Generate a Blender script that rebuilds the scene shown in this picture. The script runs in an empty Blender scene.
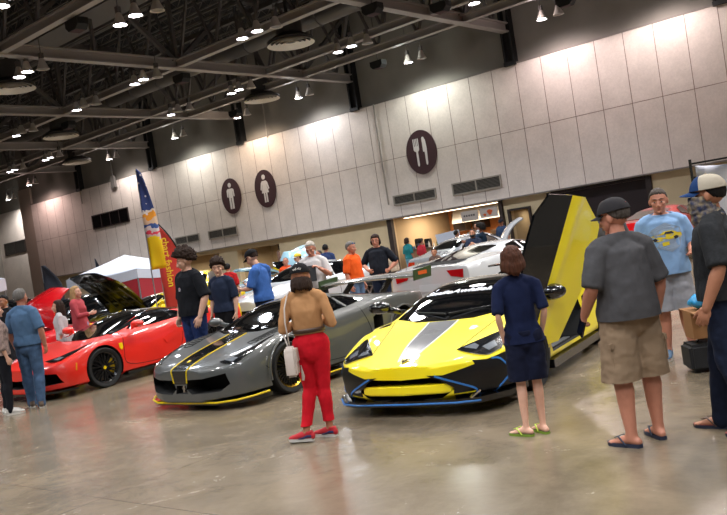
import bpy, bmesh, math, random
from mathutils import Vector, Matrix, Euler, noise
from mathutils.bvhtree import BVHTree
from mathutils.geometry import tessellate_polygon
random.seed(7)
PI = math.pi
sc = bpy.context.scene
col = sc.collection
bench = bpy.data.scenes.new('bench'); bcol = bench.collection   # work bench for evaluating modifiers
V = Vector
sin, cos, rad = math.sin, math.cos, math.radians

# ------------------------------------------------------------ materials
def lin(c):
    return c / 12.92 if c <= .04045 else ((c + .055) / 1.055) ** 2.4
def rgb(h):
    h = h.lstrip('#')
    return tuple(lin(int(h[i:i + 2], 16) / 255) for i in (0, 2, 4)) + (1,)
MATS = {}
def mat(name, color, rough=.5, metal=0, coat=0, noise_amt=0, noise_scale=5, bump=0, bump_scale=40, emit=0, spec=.5, trans=0, color2=None, stretch=(1, 1, 1)):
    if name in MATS: return MATS[name]
    m = bpy.data.materials.new(name); m.use_nodes = True
    nt = m.node_tree; b = nt.nodes['Principled BSDF']
    c = rgb(color) if isinstance(color, str) else color
    b.inputs['Base Color'].default_value = c
    b.inputs['Roughness'].default_value = rough
    b.inputs['Metallic'].default_value = metal
    b.inputs['Coat Weight'].default_value = coat
    b.inputs['Coat Roughness'].default_value = .03
    b.inputs['Specular IOR Level'].default_value = spec
    b.inputs['Transmission Weight'].default_value = trans
    if emit:
        b.inputs['Emission Color'].default_value = c
        b.inputs['Emission Strength'].default_value = emit
    if noise_amt or bump:
        tc = nt.nodes.new('ShaderNodeTexCoord'); mp = nt.nodes.new('ShaderNodeMapping')
        mp.inputs['Scale'].default_value = stretch
        nt.links.new(tc.outputs['Object'], mp.inputs['Vector'])
        if noise_amt:
            n = nt.nodes.new('ShaderNodeTexNoise'); n.inputs['Scale'].default_value = noise_scale; n.inputs['Detail'].default_value = 5
            nt.links.new(mp.outputs['Vector'], n.inputs['Vector'])
            mx = nt.nodes.new('ShaderNodeMix'); mx.data_type = 'RGBA'
            c2 = rgb(color2) if color2 else tuple(x * (1 - noise_amt) for x in c[:3]) + (1,)
            r = nt.nodes.new('ShaderNodeMapRange'); r.inputs[1].default_value = .35; r.inputs[2].default_value = .65
            nt.links.new(n.outputs['Fac'], r.inputs[0]); nt.links.new(r.outputs[0], mx.inputs['Factor'])
            mx.inputs[6].default_value = c; mx.inputs[7].default_value = c2
            nt.links.new(mx.outputs[2], b.inputs['Base Color'])
        if bump:
            n2 = nt.nodes.new('ShaderNodeTexNoise'); n2.inputs['Scale'].default_value = bump_scale; n2.inputs['Detail'].default_value = 4
            bp = nt.nodes.new('ShaderNodeBump'); bp.inputs['Strength'].default_value = bump; bp.inputs['Distance'].default_value = .01
            nt.links.new(mp.outputs['Vector'], n2.inputs['Vector']); nt.links.new(n2.outputs['Fac'], bp.inputs['Height']); nt.links.new(bp.outputs['Normal'], b.inputs['Normal'])
    MATS[name] = m
    return m

# ------------------------------------------------------------ object helpers
def link(name, me, parent=None, smooth=False, loc=None, rot=None):
    o = bpy.data.objects.new(name, me); col.objects.link(o)
    if parent: o.parent = parent
    if smooth is not False and me:
        me.shade_smooth()
        if smooth is not True:
            me.set_sharp_from_angle(angle=rad(smooth))
    if loc: o.location = loc
    if rot: o.rotation_euler = rot
    return o
def obj(name, bm, m=None, parent=None, smooth=False, loc=None, rot=None):
    me = bpy.data.meshes.new(name); bm.to_mesh(me); bm.free()
    for x in (m if isinstance(m, (list, tuple)) else [m]):
        if x: me.materials.append(x)
    return link(name, me, parent, smooth, loc, rot)
def tag(o, label=None, cat=None, group=None, kind=None):
    if label: o['label'] = label
    if cat: o['category'] = cat
    if group: o['group'] = group
    if kind: o['kind'] = kind
    return o
def thing(name, label, cat, loc=(0, 0, 0), rz=0, group=None):
    o = bpy.data.objects.new(name, None); col.objects.link(o)
    o.empty_display_size = .2; o.location = loc; o.rotation_euler = (0, 0, rz)
    return tag(o, label, cat, group)
def struct(name, bm, m, parent=None, smooth=False):
    o = obj(name, bm, m, parent, smooth)
    if not parent: o['kind'] = 'structure'
    return o
def kids(o): return [c for c in col.objects if c.parent == o]
def copy_tree(o, parent=None):
    c = o.copy(); col.objects.link(c); c.parent = parent
    for ch in kids(o): copy_tree(ch, c)
    return c
def NB(): return bmesh.new()
def box(bm, lo, hi, mi=0, M=None):
    x0, y0, z0 = lo; x1, y1, z1 = hi
    vs = [bm.verts.new((M @ V(p)) if M else p) for p in ((x0, y0, z0), (x1, y0, z0), (x1, y1, z0), (x0, y1, z0), (x0, y0, z1), (x1, y0, z1), (x1, y1, z1), (x0, y1, z1))]
    for f in ((0, 3, 2, 1), (4, 5, 6, 7), (0, 1, 5, 4), (1, 2, 6, 5), (2, 3, 7, 6), (3, 0, 4, 7)):
        bm.faces.new([vs[i] for i in f]).material_index = mi
    return bm
def frame(d, up=V((0, 0, 1))):
    d = d.normalized()
    if abs(d.dot(up)) > .98: up = V((0, 1, 0))
    a = d.cross(up).normalized(); b = a.cross(d).normalized()
    return a, b
def bar(bm, p, q, w, h=None, mi=0, up=V((0, 0, 1))):
    h = h or w; p, q = V(p), V(q); a, b = frame(q - p, up)
    vs = []
    for c in (p, q):
        for s, t in ((-1, -1), (1, -1), (1, 1), (-1, 1)): vs.append(bm.verts.new(c + a * s * w / 2 + b * t * h / 2))
    for f in ((0, 1, 2, 3), (7, 6, 5, 4), (0, 4, 5, 1), (1, 5, 6, 2), (2, 6, 7, 3), (3, 7, 4, 0)):
        bm.faces.new([vs[i] for i in f]).material_index = mi
    return bm
def ring_faces(bm, A, B, mi=0):
    n = len(A)
    for i in range(n): bm.faces.new((A[i], A[(i + 1) % n], B[(i + 1) % n], B[i])).material_index = mi
def tube(bm, pts, rads, n=12, cap='flat', mi=0, flat=None, up=None):
    """tapered tube through pts; rads = radius or (ra,rb); cap 'round' bulges the ends"""
    pts = [V(p) for p in pts]
    if not isinstance(rads, (list, tuple)): rads = [rads] * len(pts)
    rr = [(r, r) if not isinstance(r, (list, tuple)) else r for r in rads]
    if cap == 'round':
        d0 = (pts[0] - pts[1]).normalized(); d1 = (pts[-1] - pts[-2]).normalized()
        P, R = [], []
        for t in (1.0, .85, .5): k = math.sqrt(max(0, 1 - t * t)) or .12; P.append(pts[0] + d0 * t * min(rr[0])); R.append((rr[0][0] * k, rr[0][1] * k))
        P += pts; R += rr
        for t in (.5, .85, 1.0): k = math.sqrt(max(0, 1 - t * t)) or .12; P.append(pts[-1] + d1 * t * min(rr[-1])); R.append((rr[-1][0] * k, rr[-1][1] * k))
        pts, rr = P, R
    rings = []; upv = V(up) if up else V((0, 0, 1))
    a = None
    for i, p in enumerate(pts):
        d = (pts[min(i + 1, len(pts) - 1)] - pts[max(i - 1, 0)])
        if d.length < 1e-9: d = V((0, 0, 1))
        d.normalize()
        if a is None: a, b = frame(d, upv)
        else:
            a = (a - d * a.dot(d)).normalized(); b = a.cross(d).normalized()
        ra, rb = rr[i]
        rings.append([bm.verts.new(p + a * cos(2 * PI * k / n) * ra + b * sin(2 * PI * k / n) * rb) for k in range(n)])
    for A, B in zip(rings, rings[1:]): ring_faces(bm, A, B, mi)
    bm.faces.new(rings[0][::-1]).material_index = mi; bm.faces.new(rings[-1]).material_index = mi
    return bm
def ell(bm, c, r, M=None, seg=16, mi=0):
    c = V(c); R = Matrix.Translation(c) @ (M.to_4x4() if M else Matrix.Identity(4)) @ Matrix.Diagonal((*((r,) * 3 if not isinstance(r, (list, tuple)) else r), 1))
    g = bmesh.ops.create_uvsphere(bm, u_segments=seg, v_segments=seg // 2 + 2, radius=1, matrix=R)
    if mi:
        for v in g['verts']:
            for f in v.link_faces: f.material_index = mi
    return bm
def lathe(bm, prof, n=24, M=None, mi=0, closed=False):
    """prof: [(r,h)] revolved about local Z"""
    rings = []
    for r, h in prof:
        if r < 1e-6: v = bm.verts.new((M @ V((0, 0, h))) if M else (0, 0, h)); rings.append([v])
        else: rings.append([bm.verts.new((M @ V((r * cos(2 * PI * k / n), r * sin(2 * PI * k / n), h))) if M else (r * cos(2 * PI * k / n), r * sin(2 * PI * k / n), h)) for k in range(n)])
    for A, B in zip(rings, rings[1:] + ([rings[0]] if closed else [])):
        if len(A) == 1 and len(B) == 1: continue
        if len(A) == 1:
            for k in range(n): bm.faces.new((A[0], B[k], B[(k + 1) % n])).material_index = mi
        elif len(B) == 1:
            for k in range(n): bm.faces.new((A[k], A[(k + 1) % n], B[0])).material_index = mi
        else: ring_faces(bm, A, B, mi)
    return bm
def prism(bm, poly, a0, a1, axis='z', mi=0, M=None):
    """poly in the plane normal to axis; x:(y,z) y:(x,z) z:(x,y)"""
    def P(p, a):
        q = {'x': (a, p[0], p[1]), 'y': (p[0], a, p[1]), 'z': (p[0], p[1], a)}[axis]
        return (M @ V(q)) if M else V(q)
    A = [bm.verts.new(P(p, a0)) for p in poly]; B = [bm.verts.new(P(p, a1)) for p in poly]
    fs = [bm.faces.new(A[::-1]), bm.faces.new(B)]
    for i in range(len(poly)): fs.append(bm.faces.new((A[i], A[(i + 1) % len(poly)], B[(i + 1) % len(poly)], B[i])))
    for f in fs: f.material_index = mi
    return bm
def fixn(bm): bmesh.ops.recalc_face_normals(bm, faces=bm.faces); return bm
def baked(o, name=None):
    vl = bench.view_layers[0]; vl.update(); dg = vl.depsgraph
    return bpy.data.meshes.new_from_object(o.evaluated_get(dg), preserve_all_data_layers=False, depsgraph=dg)
def remesh(bm, voxel, smooth=2, mats=None):
    """voxel-union of overlapping closed shapes -> one continuous mesh datablock"""
    fixn(bm)
    me = bpy.data.meshes.new('t'); bm.to_mesh(me); bm.free()
    o = bpy.data.objects.new('t', me); bcol.objects.link(o)
    md = o.modifiers.new('r', 'REMESH'); md.mode = 'VOXEL'; md.voxel_size = voxel
    if smooth:
        s = o.modifiers.new('s', 'SMOOTH'); s.factor = .5; s.iterations = smooth
    r = baked(o); bpy.data.objects.remove(o); bpy.data.meshes.remove(me)
    r.materials.clear()
    for m in (mats or []): r.materials.append(m)
    r.shade_smooth()
    return r
def lerp(a, b, t): return a + (b - a) * t
def interp(tab, s):
    if s <= tab[0][0]: return tab[0][1]
    for i in range(len(tab) - 1):
        a, b = tab[i], tab[i + 1]
        if s <= b[0]:
            p = tab[i - 1] if i else a; q = tab[i + 2] if i + 2 < len(tab) else b
            h = b[0] - a[0]; t = (s - a[0]) / h
            m0 = (b[1] - p[1]) / (b[0] - p[0]) if b[0] > p[0] else 0
            m1 = (q[1] - a[1]) / (q[0] - a[0]) if q[0] > a[0] else 0
            dl = (b[1] - a[1]) / h
            if dl == 0: m0 = m1 = 0
            else:
                m0 = max(0, min(m0 / dl, 2.5)) * dl; m1 = max(0, min(m1 / dl, 2.5)) * dl
            return (2 * t ** 3 - 3 * t * t + 1) * a[1] + (t ** 3 - 2 * t * t + t) * h * m0 + (-2 * t ** 3 + 3 * t * t) * b[1] + (t ** 3 - t * t) * h * m1
    return tab[-1][1]
def curve_pts(ctrl, n=6, closed=True):
    """Catmull-Rom through ctrl (2D)"""
    out = []; N = len(ctrl)
    for i in range(N if closed else N - 1):
        p0, p1, p2, p3 = (V(ctrl[(i + k) % N] if closed else ctrl[max(0, min(N - 1, i + k))]) for k in (-1, 0, 1, 2))
        for j in range(n):
            t = j / n
            out.append(tuple(.5 * ((2 * p1) + (p2 - p0) * t + (2 * p0 - 5 * p1 + 4 * p2 - p3) * t * t + (3 * p1 - p0 - 3 * p2 + p3) * t ** 3)))
    if not closed: out.append(tuple(ctrl[-1]))
    return out
def text_bm(s, size, font_bold=.02, shear=0, extrude=.002, align='CENTER', spacing=1):
    cu = bpy.data.curves.new('t', 'FONT'); cu.body = s; cu.size = size; cu.offset = font_bold * size; cu.shear = shear
    cu.extrude = extrude; cu.align_x = align; cu.align_y = 'CENTER'; cu.resolution_u = 3; cu.space_character = spacing
    o = bpy.data.objects.new('t', cu); bcol.objects.link(o)
    me = baked(o); bpy.data.objects.remove(o)
    bm = NB(); bm.from_mesh(me); bpy.data.meshes.remove(me)
    return bm
def xf(bm, M):
    for v in bm.verts: v.co = M @ v.co
    return bm
def merge(bm, other):
    me = bpy.data.meshes.new('t'); other.to_mesh(me); other.free(); bm.from_mesh(me); bpy.data.meshes.remove(me); return bm
# ------------------------------------------------------------ camera
cam_d = bpy.data.cameras.new('camera'); cam = bpy.data.objects.new('camera', cam_d); col.objects.link(cam)
yaw, pitch, roll = 0.8729516897, -0.0183762, -0.15312759
def _cam():
    cp, sp = cos(pitch), sin(pitch)
    fw = V((0, cp, sp)); r = V((1, 0, 0)); u = r.cross(fw)
    c, s = cos(roll), sin(roll)
    r2 = r * c + u * s; u2 = u * c - r * s
    W = lambda p: V((p[0] * sin(yaw) - p[1] * cos(yaw), p[0] * cos(yaw) + p[1] * sin(yaw), p[2]))
    return W(r2), W(u2), W(fw)
_r, _u, _f = _cam()
cam.matrix_world = Matrix(((_r.x, _u.x, -_f.x, 0), (_r.y, _u.y, -_f.y, 0), (_r.z, _u.z, -_f.z, 1.6967), (0, 0, 0, 1)))
cam_d.sensor_width = 36; cam_d.lens = 824.75 / 727 * 36; cam_d.clip_end = 300
sc.camera = cam
sc.view_settings.view_transform = 'Standard'; sc.view_settings.look = 'None'; sc.view_settings.gamma = 1
sc.view_settings.exposure = .36
w = bpy.data.worlds.new('hall_air'); sc.world = w; w.use_nodes = True
w.node_tree.nodes['Background'].inputs[0].default_value = (.9, .9, 1, 1); w.node_tree.nodes['Background'].inputs[1].default_value = .0

# ------------------------------------------------------------ hall shell
WY = 29.68
XL, XR, YB, ZC = -55.6, 6.0, -12.0, 13.0
def panel_mat():
    m = mat('acoustic_wall_panel', '#d8cdc4', rough=.95, noise_amt=.10, noise_scale=1.3, bump=.15, bump_scale=60)
    nt = m.node_tree; b = nt.nodes['Principled BSDF']
    src = b.inputs['Base Color'].links[0].from_socket
    tc = nt.nodes.new('ShaderNodeTexCoord'); n = nt.nodes.new('ShaderNodeTexNoise'); n.inputs['Scale'].default_value = 14; n.inputs['Detail'].default_value = 8; n.inputs['Roughness'].default_value = .8
    nt.links.new(tc.outputs['Object'], n.inputs['Vector'])
    r = nt.nodes.new('ShaderNodeMapRange'); r.inputs[1].default_value = .3; r.inputs[2].default_value = .7; r.inputs[3].default_value = .86; r.inputs[4].default_value = 1.08
    nt.links.new(n.outputs['Fac'], r.inputs[0])
    mx = nt.nodes.new('ShaderNodeMix'); mx.data_type = 'RGBA'; mx.blend_type = 'MULTIPLY'; mx.inputs['Factor'].default_value = 1
    nt.links.new(src, mx.inputs[6]); nt.links.new(r.outputs[0], mx.inputs[7]); nt.links.new(mx.outputs[2], b.inputs['Base Color'])
    return m
M_panel = panel_mat()
M_block = mat('painted_block_wall', '#d3bf9b', rough=.85, noise_amt=.08, noise_scale=1.5, bump=.1)
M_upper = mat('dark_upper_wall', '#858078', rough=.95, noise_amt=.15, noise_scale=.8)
M_seam = mat('rust_stained_seam', '#85736a', rough=.9)
M_chord = mat('lit_chord_steel', '#938c87', rough=.5)  # chords coloured lighter than the webs, floor bounce painted into the steel
M_steel = mat('shaded_steel', '#54504e', rough=.55, noise_amt=.1, noise_scale=3)  # same steel coloured darker, shade put into its tone beside the chords
M_deck = mat('dark_deck', '#0b0b0e', rough=.8)
M_duct = mat('duct_metal', '#5d5a58', rough=.45, metal=.3)
M_black = mat('matte_black', '#0b0b0c', rough=.7)
M_brown = mat('brown_door_paint', '#2e211d', rough=.6)
M_white = mat('white_paint', '#c9c6c0', rough=.6)
M_sign = mat('maroon_sign_panel', '#3a2024', rough=.5)
M_signw = mat('white_sign_vinyl', '#cfcac6', rough=.6)
M_louver = mat('grille_grey', '#6f6a62', rough=.7)

def floor_mat():
    m = bpy.data.materials.new('polished_concrete'); m.use_nodes = True; nt = m.node_tree; b = nt.nodes['Principled BSDF']
    tc = nt.nodes.new('ShaderNodeTexCoord')
    def nz(scale, det, rgh=.6, dist=0):
        n = nt.nodes.new('ShaderNodeTexNoise'); n.inputs['Scale'].default_value = scale; n.inputs['Detail'].default_value = det; n.inputs['Roughness'].default_value = rgh; n.inputs['Distortion'].default_value = dist
        nt.links.new(tc.outputs['Object'], n.inputs['Vector']); return n
    n1 = nz(.55, 6, .6, .6); n2 = nz(5, 8, .7); n3 = nz(1.6, 10, .75, 1.2)
    cr = nt.nodes.new('ShaderNodeValToRGB'); e = cr.color_ramp.elements
    e[0].position = .30; e[0].color = rgb('#665b4c'); e[1].position = .72; e[1].color = rgb('#827460')
    k = cr.color_ramp.elements.new(.5); k.color = rgb('#746857')
    nt.links.new(n1.outputs['Fac'], cr.inputs[0])
    mx = nt.nodes.new('ShaderNodeMix'); mx.data_type = 'RGBA'; mx.blend_type = 'OVERLAY'; mx.inputs['Factor'].default_value = .3
    nt.links.new(cr.outputs[0], mx.inputs[6]); nt.links.new(n3.outputs['Fac'], mx.inputs[7])
    mx2 = nt.nodes.new('ShaderNodeMix'); mx2.data_type = 'RGBA'; mx2.blend_type = 'OVERLAY'; mx2.inputs['Factor'].default_value = .3
    nt.links.new(mx.outputs[2], mx2.inputs[6]); nt.links.new(n2.outputs['Fac'], mx2.inputs[7])
    # saw-cut joints every 4 m
    br = nt.nodes.new('ShaderNodeTexBrick'); br.offset = 0; br.inputs['Scale'].default_value = 1; br.inputs['Mortar Size'].default_value = .006
    br.inputs['Brick Width'].default_value = 4.6; br.inputs['Row Height'].default_value = 4.6; br.inputs['Color1'].default_value = (1, 1, 1, 1); br.inputs['Color2'].default_value = (1, 1, 1, 1); br.inputs['Mortar'].default_value = (.55, .5, .45, 1)
    mpb = nt.nodes.new('ShaderNodeMapping'); mpb.inputs['Location'].default_value = (1.4, 1.1, 0)
    nt.links.new(tc.outputs['Object'], mpb.inputs[0]); nt.links.new(mpb.outputs[0], br.inputs['Vector'])
    mx3 = nt.nodes.new('ShaderNodeMix'); mx3.data_type = 'RGBA'; mx3.blend_type = 'MULTIPLY'; mx3.inputs['Factor'].default_value = 1
    nt.links.new(mx2.outputs[2], mx3.inputs[6]); nt.links.new(br.outputs['Color'], mx3.inputs[7])
    nt.links.new(mx3.outputs[2], b.inputs['Base Color'])
    r = nt.nodes.new('ShaderNodeMapRange'); r.inputs[1].default_value = .3; r.inputs[2].default_value = .7; r.inputs[3].default_value = .14; r.inputs[4].default_value = .30
    nt.links.new(n3.outputs['Fac'], r.inputs[0]); nt.links.new(r.outputs[0], b.inputs['Roughness'])
    b.inputs['Specular IOR Level'].default_value = .6
    bp = nt.nodes.new('ShaderNodeBump'); bp.inputs['Strength'].default_value = .12; bp.inputs['Distance'].default_value = .02
    nt.links.new(n2.outputs['Fac'], bp.inputs['Height']); nt.links.new(bp.outputs[0], b.inputs['Normal'])
    return m
bm = NB(); box(bm, (XL - 8, YB, -.3), (XR, WY + 6, 0)); struct('floor', bm, floor_mat())
bm = NB(); box(bm, (XL - 8, YB, ZC), (XR, WY + .8, ZC + .3)); struct('ceiling', bm, M_deck)

# far wall: block wall below, panel band above, dark wall on top.  openings in the block wall
ZB, ZM, ZT = 2.56, 5.18, 7.78
openings = [(-38.4, -35.4, 0, 2.35), (-33.9, -30.6, 0, 2.3), (-23.2, -17.45, 0, 2.62), (-17.0, -16.05, 0, 2.1), (-15.08, -11.15, 0, 2.46)]
bm = NB(); x = XL
for a, b_, z0, z1 in openings:
    box(bm, (x, WY + .25, 0), (a, WY + .6, ZB)); box(bm, (a, WY + .25, z1), (b_, WY + .6, ZB)); x = b_
box(bm, (x, WY + .25, 0), (XR, WY + .6, ZB))
struct('wall_far', bm, M_block)
bm = NB(); box(bm, (XL + 1.6, WY, ZB), (XR, WY + .6, ZT)); wp = struct('wall_far_panels', bm, M_panel); wp.name = 'wall_far_upper'
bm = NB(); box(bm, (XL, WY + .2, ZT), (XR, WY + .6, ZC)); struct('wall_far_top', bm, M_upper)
bm = NB()
sx = -9.0 + 1.1054 * 13
while sx > XL + 2:
    box(bm, (sx - .012, WY - .004, ZB), (sx + .012, WY + .01, ZT), 0); sx -= 1.1054
box(bm, (XL + 1.6, WY - .004, ZM - .01), (XR, WY + .01, ZM + .01), 0)
struct('trim_1', bm, M_seam)
bm = NB(); box(bm, (XL + 1.6, WY - .03, ZB - .02), (XR, WY + .3, ZB + .03)); box(bm, (XL + 1.6, WY - .02, ZT - .02), (XR, WY + .25, ZT + .04)); struct('trim_2', bm, mat('trim_grey', '#77706a', rough=.8))
# left end of the hall: a corner pier, then the wall steps on
bm = NB(); box(bm, (XL - 8, WY + 2.2, 0), (XL + .2, WY + 2.6, ZT + .4)); struct('wall_left_bay', bm, M_panel)
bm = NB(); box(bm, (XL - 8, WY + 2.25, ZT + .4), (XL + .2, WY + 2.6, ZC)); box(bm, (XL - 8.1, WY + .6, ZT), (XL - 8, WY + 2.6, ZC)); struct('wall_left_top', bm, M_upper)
bm = NB(); box(bm, (XL - .0, WY + .05, 0), (XL + 1.6, WY + 2.25, ZT + 1.2)); struct('trim_3', bm, mat('pier_paint', '#a89a8e', rough=.9))
bm = NB(); box(bm, (XL - .22, WY + .3, 0), (XL - .02, WY + .7, ZT + 1.2)); struct('trim_4', bm, mat('rust_brown_column', '#5f4338', rough=.8, noise_amt=.2))
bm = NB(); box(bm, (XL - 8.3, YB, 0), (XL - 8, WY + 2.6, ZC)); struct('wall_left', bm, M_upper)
bm = NB(); box(bm, (XR, YB, 0), (XR + .3, WY + .6, ZC)); struct('wall_right', bm, M_upper)
bm = NB(); box(bm, (XL - 8, YB - .3, 0), (XR, YB, ZC)); struct('wall_back', bm, mat('back_wall_paint', '#55504a', rough=.9))
# rooms behind the openings
bm = NB()
for a, b_, z0, z1 in openings:
    d = 5.0 if a == -23.2 else 2.2
    y0, y1 = WY + .6, WY + .6 + d
    box(bm, (a - .1, y1, 0), (b_ + .1, y1 + .1, z1 + .1)); box(bm, (a - .1, y0, 0), (a, y1, z1 + .1)); box(bm, (b_, y0, 0), (b_ + .1, y1, z1 + .1)); box(bm, (a - .1, y0, z1), (b_ + .1, y1, z1 + .1))
struct('wall_recess', bm, mat('recess_paint', '#b09a78', rough=.9))
# dark steel columns on the upper wall under each truss
TX = [-15.75, -23.95, -31.9, -39.7, -47.6, -7.7, .4]
for x in TX:
    bm = NB(); box(bm, (x - .28, WY - .12, ZT - .02), (x - .2, WY + .2, 11.9)); box(bm, (x + .1, WY - .12, ZT - .02), (x + .18, WY + .2, 11.9)); box(bm, (x - .2, WY + .02, ZT), (x + .1, WY + .1, 11.9)); box(bm, (x - .3, WY - .14, ZT - .05), (x + .2, WY + .2, ZT + .1))
    t = obj('trim', bm, M_black); t['kind'] = 'structure'; t.name = 'trim_%d' % (5 + TX.index(x))
# windows high in the wall
def wall_window(i, x0, x1, z0, z1, y, panes):
    bm = NB(); t = .06
    box(bm, (x0, y - .05, z0), (x1, y + .12, z0 + t)); box(bm, (x0, y - .05, z1 - t), (x1, y + .12, z1)); box(bm, (x0, y - .05, z0 + t), (x0 + t, y + .12, z1 - t)); box(bm, (x1 - t, y - .05, z0 + t), (x1, y + .12, z1 - t))
    for k in range(1, panes):
        xx = lerp(x0, x1, k / panes); box(bm, (xx - .03, y - .03, z0 + t), (xx + .03, y + .1, z1 - t))
    o = struct('window_%d' % i, bm, M_brown)
    bm = NB(); box(bm, (x0 + t, y - .012, z0 + t), (x1 - t, y - .004, z1 - t)); obj('glass', bm, mat('dark_booth_glass', '#0d0c0e', rough=.08), o)
wall_window(1, -46.75, -42.75, 5.1, 6.0, WY - .01, 4)
wall_window(2, -62.9, -58.1, 4.9, 5.85, WY + 2.19, 3)
# maroon door leaves
def door(i, x0, x1, z1, y, leaf=True):
    bm = NB(); t = .09
    box(bm, (x0, y - .05, 0), (x0 + t, y + .1, z1)); box(bm, (x1 - t, y - .05, 0), (x1, y + .1, z1)); box(bm, (x0 + t, y - .05, z1 - t), (x1 - t, y + .1, z1))
    o = struct('door_%d' % i, bm, M_brown)
    if leaf:
        bm = NB(); box(bm, (x0 + t, y, .02), (x1 - t, y + .05, z1 - t)); obj('door_leaf', bm, mat('maroon_door_leaf', '#33201f', rough=.5), o)
        bm = NB(); box(bm, (x1 - .25, y - .05, 1.0), (x1 - .18, y, 1.25)); obj('handle', bm, M_duct, o)
door(1, -17.05, -16.0, 2.12, WY + .2, False)
door(2, -36.9, -36.0, 2.0, WY + 2.0)
door(3, -32.6, -31.3, 1.95, WY + 2.0)
bm = NB(); box(bm, (-15.2, WY + .15, 0), (-15.0, WY + .3, 2.5)); box(bm, (-11.22, WY + .15, 0), (-11.02, WY + .3, 2.5)); box(bm, (-15.0, WY + .15, 2.42), (-11.22, WY + .3, 2.52)); o = struct('door_4', bm, M_brown)
bm = NB(); box(bm, (-15.0, WY + .5, .02), (-13.1, WY + .56, 2.42)); box(bm, (-13.1, WY + .5, .02), (-11.22, WY + .56, 2.42)); obj('door_leaf', bm, mat('maroon_dark_leaf', '#241619', rough=.5), o)
bm = NB(); box(bm, (-17.4, WY + .1, 0), (-17.25, WY + .3, 2.6)); box(bm, (-23.3, WY + .1, 0), (-23.05, WY + .3, 2.6)); struct('trim_12', bm, M_brown)
door(5, -9.6, -8.6, 2.2, WY + .2)

for i, (x, p_) in enumerate(((-36.9, 40), (-32.25, 40), (-16.5, 6), (-13.1, 6))):  # unseen fill lamps, added to brighten the dark recesses and doorways
    t = thing('added_recess_light', ['added fill light in the recess below the man sign', 'added fill light in the recess below the woman sign', 'added fill light inside the narrow open doorway', 'added fill light inside the wide dark doorway'][i], 'lamp', (x, WY + 1.5, (2.35, 2.3, 2.1, 2.46)[i] - .03)); b_ = NB(); box(b_, (-.2, -.1, 0), (.2, .1, .03)); obj('housing', b_, M_white, t)
    d_ = bpy.data.lights.new('recess_fill', 'AREA'); d_.energy = p_; d_.size = .4; d_.color = (1, .9, .75); o_ = bpy.data.objects.new('recess_fill', d_); col.objects.link(o_); o_.location = (x, WY + 1.5, 2.0)
# small plates above the restroom doors
for i, (x, z) in enumerate(((-36.5, 2.18), (-31.9, 2.12))):
    t = thing('door_sign', ['dark restroom plate above the door below the man sign', 'dark restroom plate above the door below the woman sign'][i], 'sign', (x, WY + 1.9, z), group='restroom door plates')
    bm = NB(); box(bm, (-.45, -.03, -.13), (.45, .03, .13)); obj('plate', bm, M_brown, t)
    bm = text_bm('RESTROOM', .13, extrude=.003); xf(bm, Matrix.Translation((0, -.035, 0)) @ Matrix.Rotation(PI / 2, 4, 'X')); obj('lettering', bm, M_signw, t)

# vents: framed double grilles
def vent(x0, x1, z0, z1, label):
    t = thing('wall_vent', label, 'vent', ((x0 + x1) / 2, WY - .01, (z0 + z1) / 2), group='double air grilles in the panel band')
    w_, h_ = (x1 - x0) / 2, (z1 - z0) / 2
    bm = NB(); f = .06
    box(bm, (-w_, -.06, -h_), (w_, 0, -h_ + f)); box(bm, (-w_, -.06, h_ - f), (w_, 0, h_)); box(bm, (-w_, -.06, -h_ + f), (-w_ + f, 0, h_ - f)); box(bm, (w_ - f, -.06, -h_ + f), (w_, 0, h_ - f)); box(bm, (-f / 2, -.06, -h_ + f), (f / 2, 0, h_ - f))
    obj('frame', bm, mat('vent_frame', '#8f877c', rough=.6), t)
    for s in (-1, 1):
        bm = NB(); a, b_ = (-w_ + f, -f / 2) if s < 0 else (f / 2, w_ - f)
        box(bm, (a, -.015, -h_ + f), (b_, -.005, h_ - f), 1); z = -h_ + f + .02
        while z < h_ - f - .02:
            box(bm, (a, -.05, z), (b_, -.015, z + .018), 0); z += .055
        obj('grille', bm, [M_louver, M_black], t)
vent(-38.65, -36.45, 3.15, 3.6, 'wide grey air grille furthest left, left of the man sign')
vent(-35.65, -33.25, 3.12, 3.6, 'wide grey air grille below the man sign')
vent(-22.6, -20.25, 3.1, 3.55, 'wide grey air grille just below the fork and knife sign')
vent(-19.4, -17.0, 3.05, 3.58, 'wide grey air grille right of the fork and knife sign')

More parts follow.
